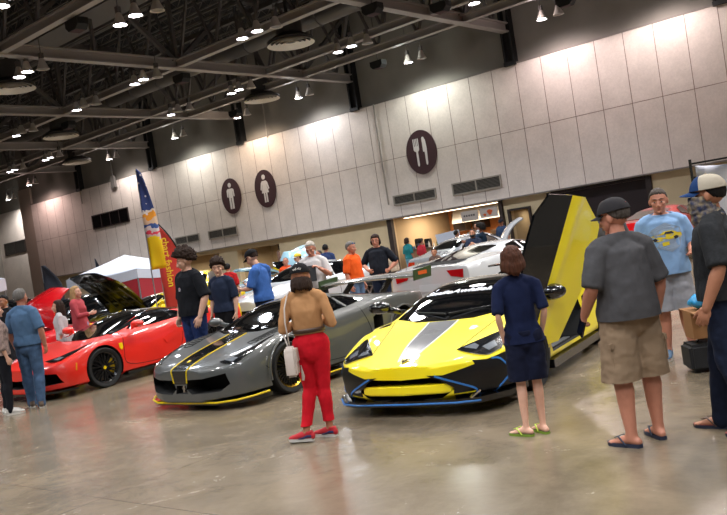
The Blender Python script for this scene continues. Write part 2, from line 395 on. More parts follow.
# round signs
def round_sign(x, z, ry, rz_, kind, label):
    t = thing('round_sign', label, 'sign', (x, WY - .02, z), group='round maroon wall signs')
    bm = NB(); prism(bm, [(ry * cos(2 * PI * k / 64), rz_ * sin(2 * PI * k / 64)) for k in range(64)], -.05, 0, 'y'); obj('disc', bm, M_sign, t)
    s = rz_; bm = NB()
    def P(poly): prism(bm, [(a * s, b_ * s) for a, b_ in poly], -.06, -.05, 'y')
    def circ(cx, cz, r): P([(cx + r * cos(2 * PI * k / 24), cz + r * sin(2 * PI * k / 24)) for k in range(24)])
    if kind == 'man':
        circ(0, .62, .13)
        P([(-.2, .42), (.2, .42), (.29, .34), (.31, -.02), (.22, -.05), (.2, .24), (.17, .24), (.17, -.72), (.03, -.72), (.03, -.1), (-.03, -.1), (-.03, -.72), (-.17, -.72), (-.17, .24), (-.2, .24), (-.22, -.05), (-.31, -.02), (-.29, .34)])
    elif kind == 'woman':
        circ(0, .62, .13)
        P([(-.15, .42), (.15, .42), (.24, .32), (.34, -.02), (.26, -.06), (.16, .22), (.14, .22), (.27, -.22), (.13, -.22), (.13, -.72), (.03, -.72), (.03, -.22), (-.03, -.22), (-.03, -.72), (-.13, -.72), (-.13, -.22), (-.27, -.22), (-.14, .22), (-.16, .22), (-.26, -.06), (-.34, -.02), (-.24, .32)])
    else:
        for k in range(4): x_ = -.36 + k * .085; P([(x_ - .024, .3), (x_ + .024, .3), (x_ + .024, .64), (x_ - .024, .64)])
        P([(-.386, .14), (-.33, .08), (-.27, .05), (-.27, -.55), (-.235, -.62), (-.2, -.62), (-.165, -.55), (-.165, .05), (-.11, .08), (-.08, .14), (-.08, .3), (-.386, .3)])
        P([(.12, .0), (.12, .6), (.15, .66), (.22, .66), (.3, .5), (.33, .2), (.33, -.02), (.3, -.55), (.27, -.62), (.23, -.62), (.2, -.55), (.2, -.02)])
    obj('pictogram', bm, M_signw, t)
round_sign(-33.3, 5.2, .76, .95, 'man', 'round maroon sign with white man figure')
round_sign(-30.65, 5.18, .76, .97, 'woman', 'round maroon sign with white woman figure')
round_sign(-20.68, 5.19, .80, .96, 'fork', 'round maroon sign with white fork and knife')

# ------------------------------------------------------------ ceiling steel
ZCH = 9.07; ZTOP = 12.2
def truss(x, i):
    t = thing('roof_truss', ['deep steel truss nearest the right, ending right of the fork sign', 'deep steel truss ending between the woman and fork signs', 'deep steel truss ending above the woman sign', 'deep steel truss ending above the red banner', 'deep steel truss furthest left', 'deep steel truss beyond the right edge', 'deep steel truss at the far right'][i], 'truss', (x, 0, ZCH), group='roof trusses running out from the wall')
    bm = NB(); box(bm, (-.16, YB + .2, -.05), (.16, WY - .15, 0)); box(bm, (-.03, YB + .2, 0), (.03, WY - .15, .28)); box(bm, (-.16, YB + .2, .28), (.16, WY - .15, .32)); obj('bottom_chord', bm, M_chord, t)
    bm = NB(); box(bm, (-.14, YB + .2, ZTOP - ZCH - .25), (.14, WY - .15, ZTOP - ZCH)); obj('top_chord', bm, M_steel, t)
    ys = [13.0, 19.7, 26.35, WY - .3]; bm = NB()
    ys = [6.3, 13.0, 19.7, 26.35]
    for y in ys:
        bar(bm, (0, y, .3), (0, y, ZTOP - ZCH - .2), .14); 
        bar(bm, (0, y - .15, .3), (0, y - 3.3, ZTOP - ZCH - .2), .16); bar(bm, (0, y + .15, .3), (0, y + 3.3, ZTOP - ZCH - .2), .16)
        bar(bm, (0, y + 3.3, .3), (0, y + 3.3, ZTOP - ZCH - .2), .1)
    bar(bm, (0, 28.6, .3), (0, 27.8, 1.6), .1); bar(bm, (0, 28.6, .3), (0, 29.3, 1.6), .1)
    obj('web', bm, M_steel, t)
for i, x in enumerate(TX): truss(x, i)
def purlin(y, i):
    t = thing('cross_beam', ['steel cross truss closest to the camera', 'steel cross truss second from the camera', 'steel cross truss third from the camera', 'steel cross truss second from the wall', 'steel cross truss closest to the wall'][i], 'truss', (0, y, ZCH), group='cross trusses parallel to the wall')
    bm = NB(); box(bm, (XL - 7.9, -.12, -.01), (XR - .1, .12, .03)); box(bm, (XL - 7.9, -.02, .03), (XR - .1, .02, .25)); box(bm, (XL - 7.9, -.12, .25), (XR - .1, .12, .29)); obj('bottom_chord', bm, M_chord, t)
    bm = NB(); box(bm, (XL - 7.9, -.1, 2.6), (XR - .1, .1, 2.8)); obj('top_chord', bm, M_steel, t)
    bm = NB(); x = XL + .3; k = 0
    for x0 in TX:
        for dx in (1.0, 3.0, 5.0, 7.0):
            bar(bm, (x0 - dx + .95, 0, .28), (x0 - dx, 0, 2.6), .09); bar(bm, (x0 - dx - .95, 0, .28), (x0 - dx, 0, 2.6), .09)
    obj('web', bm, M_steel, t)
for i, y in enumerate((6.3, 13.0, 19.7, 24.2, 26.4)): purlin(y, i)
# bar joists just under the deck
bm = NB(); y = YB + 1
while y < WY:
    box(bm, (XL - 7.9, y - .04, ZTOP + .35), (XR - .1, y + .04, ZTOP + .42)); box(bm, (XL - 7.9, y - .03, ZTOP + .02), (XR - .1, y + .03, ZTOP + .07)); 
    x = XL
    while x < XR - 1: bar(bm, (x, y, ZTOP + .05), (x + .35, y, ZTOP + .38), .025); bar(bm, (x + .35, y, ZTOP + .38), (x + .7, y, ZTOP + .05), .025); x += .7
    y += 1.1
tag(obj('bar_joists', bm, mat('joist_grey', '#77736f', rough=.6)), 'dense web of thin bar joists under the dark roof deck', 'joists', kind='stuff')
# conduits and catwalk rails
bm = NB()
for y in (15.2, 17.4): box(bm, (XL, y - .04, 11.2), (XR - .2, y + .04, 11.28)); box(bm, (XL, y - .03, 10.6), (XR - .2, y + .03, 10.66))
y = 16.4; x = XL + 1
while x < XR - 1: box(bm, (x, y - .6, 10.55), (x + .05, y - .55, 11.5)); box(bm, (x, y + .5, 10.55), (x + .05, y + .55, 11.5)); x += 1.6
box(bm, (XL, y - .6, 10.5), (XR - .2, y + .6, 10.56))
tag(obj('catwalk', bm, M_steel), 'dark steel catwalk with pipe rails among the roof trusses', 'catwalk')
bm = NB()
for y, z in ((21.9, 11.3), (25.2, 11.0), (8.8, 11.2)): box(bm, (XL, y - .03, z), (XR - .2, y + .03, z + .06))
struct('trim_14', bm, M_steel)
# ducts
for i, (y, z, r) in enumerate(((22.6, 9.95, .34), (11.2, 10.2, .55))):
    bm = NB(); tube(bm, [(XL + 3, y, z), (XR - 4, y, z)], r, 24)
    x = XL + 4
    while x < XR - 5: tube(bm, [(x, y, z), (x + .07, y, z)], r + .03, 24); x += 1.9
    tag(obj('round_duct', bm, M_duct, smooth=30), ['long round air duct running over the second row of diffusers', 'large round air duct nearer the camera at the roof'][i], 'duct')
def diffuser(x, y, z, i, label):
    t = thing('ceiling_diffuser', label, 'diffuser', (x, y, z), group='round ceiling diffusers')
    bm = NB()
    for r in (.72, .56, .4, .24): lathe(bm, [(r, 0), (r + .1, -.05), (r + .02, .02), (r - .04, .05)], 40, closed=True)
    obj('rings', fixn(bm), mat('diffuser_paint', '#e0d8cc', rough=.5), t, smooth=40)
    bm = NB(); lathe(bm, [(0, .04), (.8, .04), (.8, .1), (.45, .3), (.45, .9), (.06, .95), (.06, 3.4), (0, 3.4)], 32); obj('neck', bm, mat('diffuser_neck', '#33302e', rough=.6), t, smooth=40)
for i, (x, y, z, l) in enumerate(((-26.87, 14.74, 8.8, 'round ring diffuser low at the left edge under lamps'), (-35.12, 21.35, 8.8, 'round ring diffuser left of centre of the ceiling'), (-19.22, 20.84, 8.8, 'largest round ring diffuser, near the top centre'), (-26.71, 26.49, 8.8, 'round ring diffuser above the woman sign'), (-42.61, 26.66, 8.8, 'small round ring diffuser furthest away near the wall'))):
    diffuser(x, y, z, i, l)
# speaker boxes hung at the chord crossings
for i, (x, y, l) in enumerate(((-20.05, 13.21, 'black loudspeaker box hung near the top left'), (-24.56, 20.31, 'black loudspeaker box under the second truss'), (-15.57, 20.85, 'black loudspeaker box at the top centre'), (-14.47, 23.04, 'black loudspeaker box on the nearest truss'), (-32.99, 20.51, 'black loudspeaker box under the third truss'), (-20.6, 27.4, 'black loudspeaker box by the upper wall near the fork sign'), (-29.9, 27.7, 'black loudspeaker box by the upper wall above the woman sign'), (-12.1, 27.3, 'black loudspeaker box above the lamp at the top right'))):
    t = thing('loudspeaker', l, 'loudspeaker', (x, y, 8.85), group='hanging black loudspeakers'); t.scale = (.62, .62, .62)
    bm = NB(); prism(bm, [(-.5, .25), (.5, .25), (.5, -.05), (.3, -.25), (-.3, -.25), (-.5, -.05)], -.28, .28, 'y'); obj('cabinet', bm, M_black, t)
    bm = NB(); box(bm, (-.28, -.24, -.262), (.28, .24, -.252)); obj('grille', bm, mat('speaker_grille', '#3c2326', rough=.8), t)
    bm = NB(); bar(bm, (-.3, 0, .27), (.3, 0, .27), .05); bar(bm, (0, 0, .25), (0, 0, 5.4), .04); obj('bracket', bm, M_steel, t)
# wall conduits down the panels
bm = NB(); 
for x, z0, z1 in ((-29.9, ZT - .1, 9.4), (-47.5, 6.9, ZT + 1.1), (-22.9, 3.2, ZT)):
    tube(bm, [(x, WY - .06, z0), (x, WY - .06, z1)], .035, 8)
struct('trim_13', bm, mat('conduit_paint', '#8a837b', rough=.6))
t = thing('wall_box', 'small grey electrical box high on the wall left of the banners', 'electrical box', (-43.6, WY - .1, ZT - .1)); bm = NB(); box(bm, (-.2, -.12, -.35), (.2, .0, .35)); obj('enclosure', bm, mat('box_grey', '#6b6763', rough=.6), t); bm = NB(); box(bm, (-.03, -.08, .35), (.03, -.02, 2.2)); obj('conduit', bm, mat('box_grey', '#6b6763'), t)

# ------------------------------------------------------------ lamps
M_bell = mat('lamp_bell_aluminium', '#c4bcb4', rough=.5, metal=.2)
M_off = mat('lamp_lens_off', '#6b6560', rough=.3)
def glow(name, c, s):
    m = mat(name, c, emit=s); return m
M_glow = glow('lamp_lens_lit', '#eef0ff', 30)
def make_lamp(lit):
    t = thing('high_bay_lamp', 'x', 'lamp'); t.scale = (.85, .85, .95)
    bm = NB(); lathe(bm, [(.07, .34), (.1, .3), (.13, .2), (.2, .05), (.24, -.02), (.22, -.02), (.12, .18), (.0, .26)], 20); obj('reflector', bm, M_bell, t, smooth=40)
    bm = NB(); lathe(bm, [(0, .0), (.18, .0), (.19, .02), (0, .03)], 20); obj('lens', bm, M_glow if lit else M_off, t)
    bm = NB(); box(bm, (-.07, -.07, .34), (.07, .07, .52)); bar(bm, (0, 0, .5), (0, 0, 3.84), .022); obj('ballast', bm, M_steel, t)
    return t
lampA, lampB = make_lamp(True), make_lamp(False); used = [False, False]
LIGHTS = []
def put_lamp(x, y, z, lit, label, light=None):
    i = 0 if lit else 1; p = (lampA, lampB)[i]
    t = p if not used[i] else copy_tree(p)
    used[i] = True; t.location = (x, y, z); t['label'] = label; t['group'] = 'high bay lamps' if lit else 'unlit high bay lamps'
    return t
def add_light(x, y, z, power, color, size=.35, spot=None, aim=None, blend=.6):
    d = bpy.data.lights.new('lamp_light', 'SPOT'); d.energy = power; d.color = color; d.shadow_soft_size = size
    d.spot_size = rad(spot or 130); d.spot_blend = blend
    o = bpy.data.objects.new('lamp_light', d); col.objects.link(o); o.location = (x, y, z)
    if aim: o.rotation_euler = (V(aim) - V((x, y, z))).to_track_quat('-Z', 'Y').to_euler()
    return o
cool, neu, warm, pink = (.86, .92, 1), (1, .96, .92), (1, .80, .62), (1, .72, .68)
ROWS = [
 # x, y, colour, second lamp offset, lit2, wall wash?
 (-18.6, 10.3, cool, .65, 1), (-18.9, 13.8, cool, .8, 1), (-24.7, 13.9, cool, .6, 1), (-24.75, 18.3, neu, .6, 1), (-29.0, 18.5, neu, .6, 0), (-34.1, 18.6, cool, .6, 0),
 (-29.4, 23.4, cool, .6, 0), (-18.8, 18.2, cool, .75, 1), (-19.0, 23.0, cool, .7, 1), (-25.3, 23.4, cool, .55, 1), (-13.2, 23.0, cool, .7, 0), (-40.5, 23.5, cool, .6, 1), (-44.2, 23.4, cool, .6, 1),
]
PLACE = ['in the top left corner', 'in the largest top cluster', 'by the ring diffuser at the left edge', 'beside the loudspeaker under the second truss', 'in the left middle of the ceiling', 'at the left edge above the far canopies', 'between the second and third trusses', 'left of the largest ring diffuser', 'right of the largest ring diffuser', 'beside the diffuser over the woman sign', 'at the top edge, right of centre', 'low over the far canopies', 'lowest at the left edge']
for i, (x, y, c, dx, l2) in enumerate(ROWS):
    put_lamp(x, y, 8.6, True, 'first lit bell lamp ' + PLACE[i], 1)
    put_lamp(x + dx, y - .05, 8.62, bool(l2), ('lit' if l2 else 'unlit') + ' second bell lamp ' + PLACE[i])
    put_lamp(x + dx * 1.7, y + .25, 8.62, False, 'third, unlit bell lamp ' + PLACE[i])
    add_light(x + dx / 2, y, 8.45, 900, c)
WALL = [(-13.55, 28.3, (1, .84, .84), 'far right'), (-19.72, 28.3, (.95, 1, .93), 'right of the fork sign'), (-26.15, 28.3, (.97, .97, 1), 'above the air grilles by the fork sign'), (-30.45, 28.3, warm, 'above the woman sign'), (-35.55, 28.3, (1, 1, .93), 'left of the man sign'), (-41.85, 28.3, (1, .9, .86), 'above the flag banner'), (-51.25, 28.3, pink, 'over the dark window at left'), (-9.6, 28.3, (1, .86, .84), 'out past the right edge'), (-2.5, 28.3, (1, .95, .9), 'at the far right corner'), (-58.5, 30.5, neu, 'in the left bay')]
WZ = 8.78
for i, (x, y, c, p) in enumerate(WALL):
    put_lamp(x, y, WZ, True, 'lit wall-side bell lamp ' + p); put_lamp(x + .62, y + .1, WZ + .02, False, 'unlit wall-side bell lamp beside the lit one ' + p)
    bm = NB(); bar(bm, (x - .25, y + .09, WZ + .77), (x + 1.5, y + .21, WZ + .77), .04)
    tag(obj('lamp_rail', bm, M_steel), 'short rail carrying the lamps ' + p, 'rail', 'lamp rails by the wall')
    add_light(x, y, WZ - .12, 400 if x > -55 else 900, c, spot=165, size=.3, blend=.5)
    d_ = bpy.data.lights.new('lamp_spill', 'POINT'); d_.energy = 22; d_.color = c; d_.shadow_soft_size = .2; o_ = bpy.data.objects.new('lamp_spill', d_); col.objects.link(o_); o_.location = (x, y - .5, WZ)
# the rest of the hall, behind and beside the viewer, has the same lamps
for x in (-46, -40, -34, -28, -22, -15, -10, -5, 0, 3.5):
    for y in (2.5, 6.5, -3.5, -9):
        put_lamp(x, y, 8.6, True, 'lit bell lamp in the hall behind the viewer')['group'] = 'lamps behind the viewer'
        if y in (2.5, -3.5): add_light(x, y, 8.45, 900, cool if int(x) % 2 else neu)
for x in (-12.5, -7, -2, 3): 
    for y in (10.3, 13.8, 18.3):
        put_lamp(x, y, 8.6, True, 'lit bell lamp over the right side of the hall')['group'] = 'lamps over the right side'
        add_light(x, y, 8.45, 900, neu)
# ------------------------------------------------------------ cars
M_tire = mat('tyre_rubber', '#101010', rough=.75)
M_rimb = mat('black_alloy', '#0c0c0d', rough=.25, coat=.5)
M_rims = mat('silver_alloy', '#9b9b9d', rough=.25, metal=.9)
M_disc = mat('brake_disc', '#5b5b5d', rough=.3, metal=.9)
M_glass = mat('dark_car_glass', '#0a0b0d', rough=.03, coat=1)
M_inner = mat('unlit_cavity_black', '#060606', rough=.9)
M_cf = mat('gloss_black_carbon', '#0b0b0c', rough=.15, coat=.8)
M_chrome = mat('chrome', '#c8c8ca', rough=.1, metal=1)
M_lensc = mat('headlamp_clear', '#7f858c', rough=.08, coat=1, metal=.3)
M_lensk = mat('headlamp_housing', '#15171a', rough=.1, coat=1)
M_tail = mat('tail_lamp_red', '#a50d12', rough=.15, coat=1)
M_plas = mat('satin_black_plastic', '#131314', rough=.4)
def paint(name, c, rough=.22, metal=0): return mat(name, c, rough=rough, metal=metal, coat=1)

def loft(rows, K, crease=(), sub=2):
    """rows: list of (y, [(x,z)*K]) half sections, centre-bottom .. centre-top; mirrored cage + subdivision -> mesh"""
    bm = NB(); rings = []
    for y, sec in rows:
        half = [bm.verts.new((x, y, z)) for x, z in sec]
        other = [bm.verts.new((-x, y, z)) for x, z in sec[1:-1]]
        rings.append(half + other[::-1])
    n = len(rings[0])
    for A, B in zip(rings, rings[1:]): ring_faces(bm, A, B)
    bm.faces.new(rings[0][::-1]); bm.faces.new(rings[-1])
    fixn(bm)
    cl = bm.edges.layers.float.get('crease_edge') or bm.edges.layers.float.new('crease_edge')
    idx = {}
    for r in rings:
        for i, v in enumerate(r): idx[v] = i
    cr = {}
    for k, c in crease: cr[k] = c; cr[(n - k) % n] = c
    for e in bm.edges:
        a, b = (idx[v] for v in e.verts)
        if a == b and a in cr: e[cl] = cr[a]
    for R in (rings[0], rings[-1]):
        for i in range(n):
            e = bm.edges.get((R[i], R[(i + 1) % n]))
            if e: e[cl] = .5
    me = bpy.data.meshes.new('t'); bm.to_mesh(me); bm.free()
    o = bpy.data.objects.new('t', me); bcol.objects.link(o); md = o.modifiers.new('s', 'SUBSURF'); md.levels = sub; md.render_levels = sub
    r = baked(o); bpy.data.objects.remove(o); return r
def nose_at(x, y, deg, k, L):
    a = rad(deg); return dict(loc=(x - sin(a) * L / 2 * k, y + cos(a) * L / 2 * k, 0), rz=a, k=k)
class Car:
    def __init__(s, spec):
        """spec quantities are tables over s (distance from the nose)"""
        s.L = spec['L']; s.spec = spec; L = s.L; rows = []
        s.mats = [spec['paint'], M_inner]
        for st in spec['stations']:
            q = {k: interp(v, st) for k, v in spec['q'].items()}
            rows.append((st - L / 2, [(0, q['zb']), (q['xb'], q['zb']), (q['xs'], q['zs']), (q['xm'], q['zm']), (q['xw'], q['zw']), (q['xh'], q['zh']), (q['xr'], q['zr']), (q['xr'] * .55, q['zr'] + (q['zc'] - q['zr']) * .72), (0, q['zc'])]))
        s.me = loft(rows, 9, spec.get('crease', ((1, .8), (2, .7), (4, .35), (5, .3))), spec.get('sub', 3))
        s.me.materials.clear()
        for m in s.mats: s.me.materials.append(m)
        s.cuts = NB()
        s.bvh = s._bvh()
    def _bvh(s):
        bm = NB(); bm.from_mesh(s.me); t = BVHTree.FromBMesh(bm); bm.free(); return t
    def Y(s, st): return st - s.L / 2
    def cut_cyl(s, st, z, r, x0, x1):
        for sg in (1, -1):
            c = NB(); a = [(sg * x0, s.Y(st), z), (sg * x1, s.Y(st), z)]; tube(c, a, r, 40); fixn(c)
            for f in c.faces: f.material_index = 1
            s.apply_cut(c)
    def cut_prism(s, poly, a0, a1, axis, mirror=True):
        for sg in ((1, -1) if mirror else (1,)):
            c = NB(); p = poly
            if axis == 'y': p = [(sg * x, z) for x, z in poly]; A0, A1 = s.Y(a0), s.Y(a1)
            elif axis == 'x': p = [(s.Y(y), z) for y, z in poly]; A0, A1 = sg * a0, sg * a1
            else: p = [(sg * x, s.Y(y)) for x, y in poly]; A0, A1 = a0, a1
            prism(c, p, A0, A1, axis); fixn(c)
            s.apply_cut(c)
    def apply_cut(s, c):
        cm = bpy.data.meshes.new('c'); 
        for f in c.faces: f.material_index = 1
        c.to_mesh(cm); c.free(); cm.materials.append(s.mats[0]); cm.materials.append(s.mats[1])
        co = bpy.data.objects.new('c', cm); bcol.objects.link(co)
        bo = bpy.data.objects.new('b', s.me); bcol.objects.link(bo)
        md = bo.modifiers.new('b', 'BOOLEAN'); md.operation = 'DIFFERENCE'; md.solver = 'EXACT'; md.object = co
        r = baked(bo); bpy.data.objects.remove(bo); bpy.data.objects.remove(co)
        if len(r.polygons) > 50: s.me = r
    def ray(s, p, axis, sg=1):
        if axis == 'x': o = V((sg * 3, s.Y(p[0]), p[1])); d = V((-sg, 0, 0))
        elif axis == 'y': o = V((p[0], -s.L, p[1])); d = V((0, 1, 0))
        elif axis == '-y': o = V((p[0], s.L, p[1])); d = V((0, -1, 0))
        else: o = V((p[0], s.Y(p[1]), 4)); d = V((0, 0, -1))
        h = s.bvh.ray_cast(o, d)
        if h[0] is None:
            q = s.bvh.find_nearest(o + d * (2.4 if axis == 'x' else 4)); return q[0], q[1]
        return h[0], h[1]
    def decal(s, poly, axis, off=.004, grid=.06, sg=1, mi=0, bm=None, th=.006):
        """a thin skin lying on the body, its outline given as seen along one axis"""
        own = bm is None
        t = NB(); P = [V((a, b, 0)) for a, b in poly]
        tris = tessellate_polygon([P]); vs = [t.verts.new(p) for p in P]
        for tr in tris:
            try: t.faces.new([vs[i] for i in tr])
            except ValueError: pass
        xs = [p.x for p in P]; ys = [p.y for p in P]
        for lo, hi, nrm in ((min(xs), max(xs), V((1, 0, 0))), (min(ys), max(ys), V((0, 1, 0)))):
            k = int((hi - lo) / grid)
            for j in range(1, k + 1):
                c = lo + (hi - lo) * j / (k + 1)
                bmesh.ops.bisect_plane(t, geom=t.verts[:] + t.edges[:] + t.faces[:], plane_co=nrm * c, plane_no=nrm)
        top, bot = {}, {}
        for v in t.verts:
            p = (v.co.x, v.co.y)
            if axis in ('y', '-y', 'z'): p = (v.co.x * sg, v.co.y)
            h, n = s.ray(p, axis, sg)
            top[v] = h + n * off; bot[v] = h + n * (off - th)
        out = bm or NB()
        A = {v: out.verts.new(top[v]) for v in t.verts}; B = {v: out.verts.new(bot[v]) for v in t.verts}
        for f in t.faces:
            out.faces.new([A[v] for v in f.verts]).material_index = mi; out.faces.new([B[v] for v in f.verts][::-1]).material_index = mi
        for e in t.edges:
            if len(e.link_faces) == 1:
                a, b = e.verts; out.faces.new((A[a], A[b], B[b], B[a])).material_index = mi
        t.free()
        return out
    def path(s, pts, axis, w=.02, off=.006, sg=1, n=6, bm=None, mi=0):
        """a strip of width w along a path on the body"""
        out = bm or NB(); P = []
        c = curve_pts(pts, n, False) if n > 1 else pts
        for p in c:
            q = (p[0] * sg, p[1]) if axis in ('y', '-y', 'z') else p
            h, nn = s.ray(q, axis, sg); P.append((h, nn))
        prev = None
        for i, (h, nn) in enumerate(P):
            d = P[min(i + 1, len(P) - 1)][0] - P[max(i - 1, 0)][0]
            if d.length < 1e-6: continue
            t = nn.cross(d).normalized() * w / 2
            vs = [out.verts.new(h + t + nn * off), out.verts.new(h - t + nn * off), out.verts.new(h - t - nn * .003), out.verts.new(h + t - nn * .003)]
            if prev: ring_faces(out, prev, vs, mi)
            prev = vs
        return out
    def finish(s, t):
        s.root = t
        o = link('body', s.me, t, smooth=38); return o
    def put(s, name, bm, m, smooth=40, parent=None): return obj(name, fixn(bm), m, parent or s.root, smooth)
def make_wheel(r, w, rim_m, parent, loc, side, style='multi', cal=None, lip=None, capm=None, rimr=.72, steer=0, name='wheel'):
    """wheel: tyre mesh with rim, brake disc, caliper as sub-parts; axle along x"""
    M = Matrix.Rotation(PI / 2 * side, 4, 'Y')
    bm = NB(); R = r * rimr
    lathe(bm, [(R, -w / 2 + .02), (r * .95, -w / 2), (r * .985, -w / 2 + .02), (r, -w / 2 + .05), (r, w / 2 - .05), (r * .985, w / 2 - .02), (r * .95, w / 2), (R + .01, w / 2 - .01), (R, w / 2 - .02), (R - .01, 0)], 48, M, closed=True)
    o = obj(name, fixn(bm), M_tire, parent, 35, loc, (0, 0, steer))
    bm = NB(); h = w / 2
    lathe(bm, [(R + .004, h - .012), (R + .004, h - .02), (R - .03, h - .05), (R - .03, -h + .03), (R, -h + .03), (R, h - .03)], 48, M, mi=1 if lip else 0, closed=True)
    ns = {'multi': 10, 'five': 5, 'mesh': 14}[style]
    for k in range(ns):
        a = 2 * PI * k / ns; Rk = M @ Matrix.Rotation(a, 4, 'Z')
        ww = {'multi': .022, 'five': .05, 'mesh': .014}[style]
        for da in ((-.13, .13) if style != 'five' else (0,)):
            p0 = Rk @ V((.05, 0, h - .05)); p1 = Rk @ V(((R - .02) * cos(da), (R - .02) * sin(da), h - .045))
            bar(bm, p0, p1, ww, .03, up=(Rk.to_3x3() @ V((0, 0, 1))))
    lathe(bm, [(0, h - .03), (.05, h - .03), (.07, h - .06), (.07, h - .09), (0, h - .09)], 20, M)
    obj('rim', fixn(bm), [rim_m, lip or rim_m], o, 35)
    bm = NB(); lathe(bm, [(0, h - .024), (.03, h - .024), (.03, h - .035), (0, h - .035)], 16, M); obj('centre_cap', fixn(bm), capm or M_chrome, o)
    bm = NB(); lathe(bm, [(0, h - .13), (R * .8, h - .13), (R * .8, h - .16), (0, h - .16)], 32, M); obj('brake_disc', fixn(bm), M_disc, o, 35)
    if cal:
        bm = NB(); mir = -1 if side < 0 else 1
        pr = [(R * .52 * cos(a), R * .52 * sin(a)) for a in [rad(q) for q in range(-38, 39, 8)]] + [(R * .86 * cos(a), R * .86 * sin(a)) for a in [rad(q) for q in range(38, -39, -8)]]
        # caliper sits on the rear side of the disc
        C = M @ Matrix.Rotation(PI / 2 , 4, 'Z')
        prism(bm, pr, h - .12, h - .07, 'z', M=C)
        obj('brake_caliper', fixn(bm), cal, o, 35)
    return o
def mirror_unit(parent, m, loc, side, size=1, arm=.2):
    bm = NB(); a = side
    tube(bm, [(a * -arm, .05, -.06), (a * -.05, 0, -.01)], [(.02, .03), (.025, .04)], 10)
    ell(bm, (a * .06, 0, .02), (.12 * size, .085 * size, .062 * size))
    o = obj('door_mirror', fixn(bm), m, parent, True, loc)
    bm = NB(); ell(bm, (a * .06, .045 * size, .02), (.1 * size, .045 * size, .05 * size)); obj('mirror_glass', bm, M_glass, o, True)
    return o

def arch_clear(q, wheels):
    return q

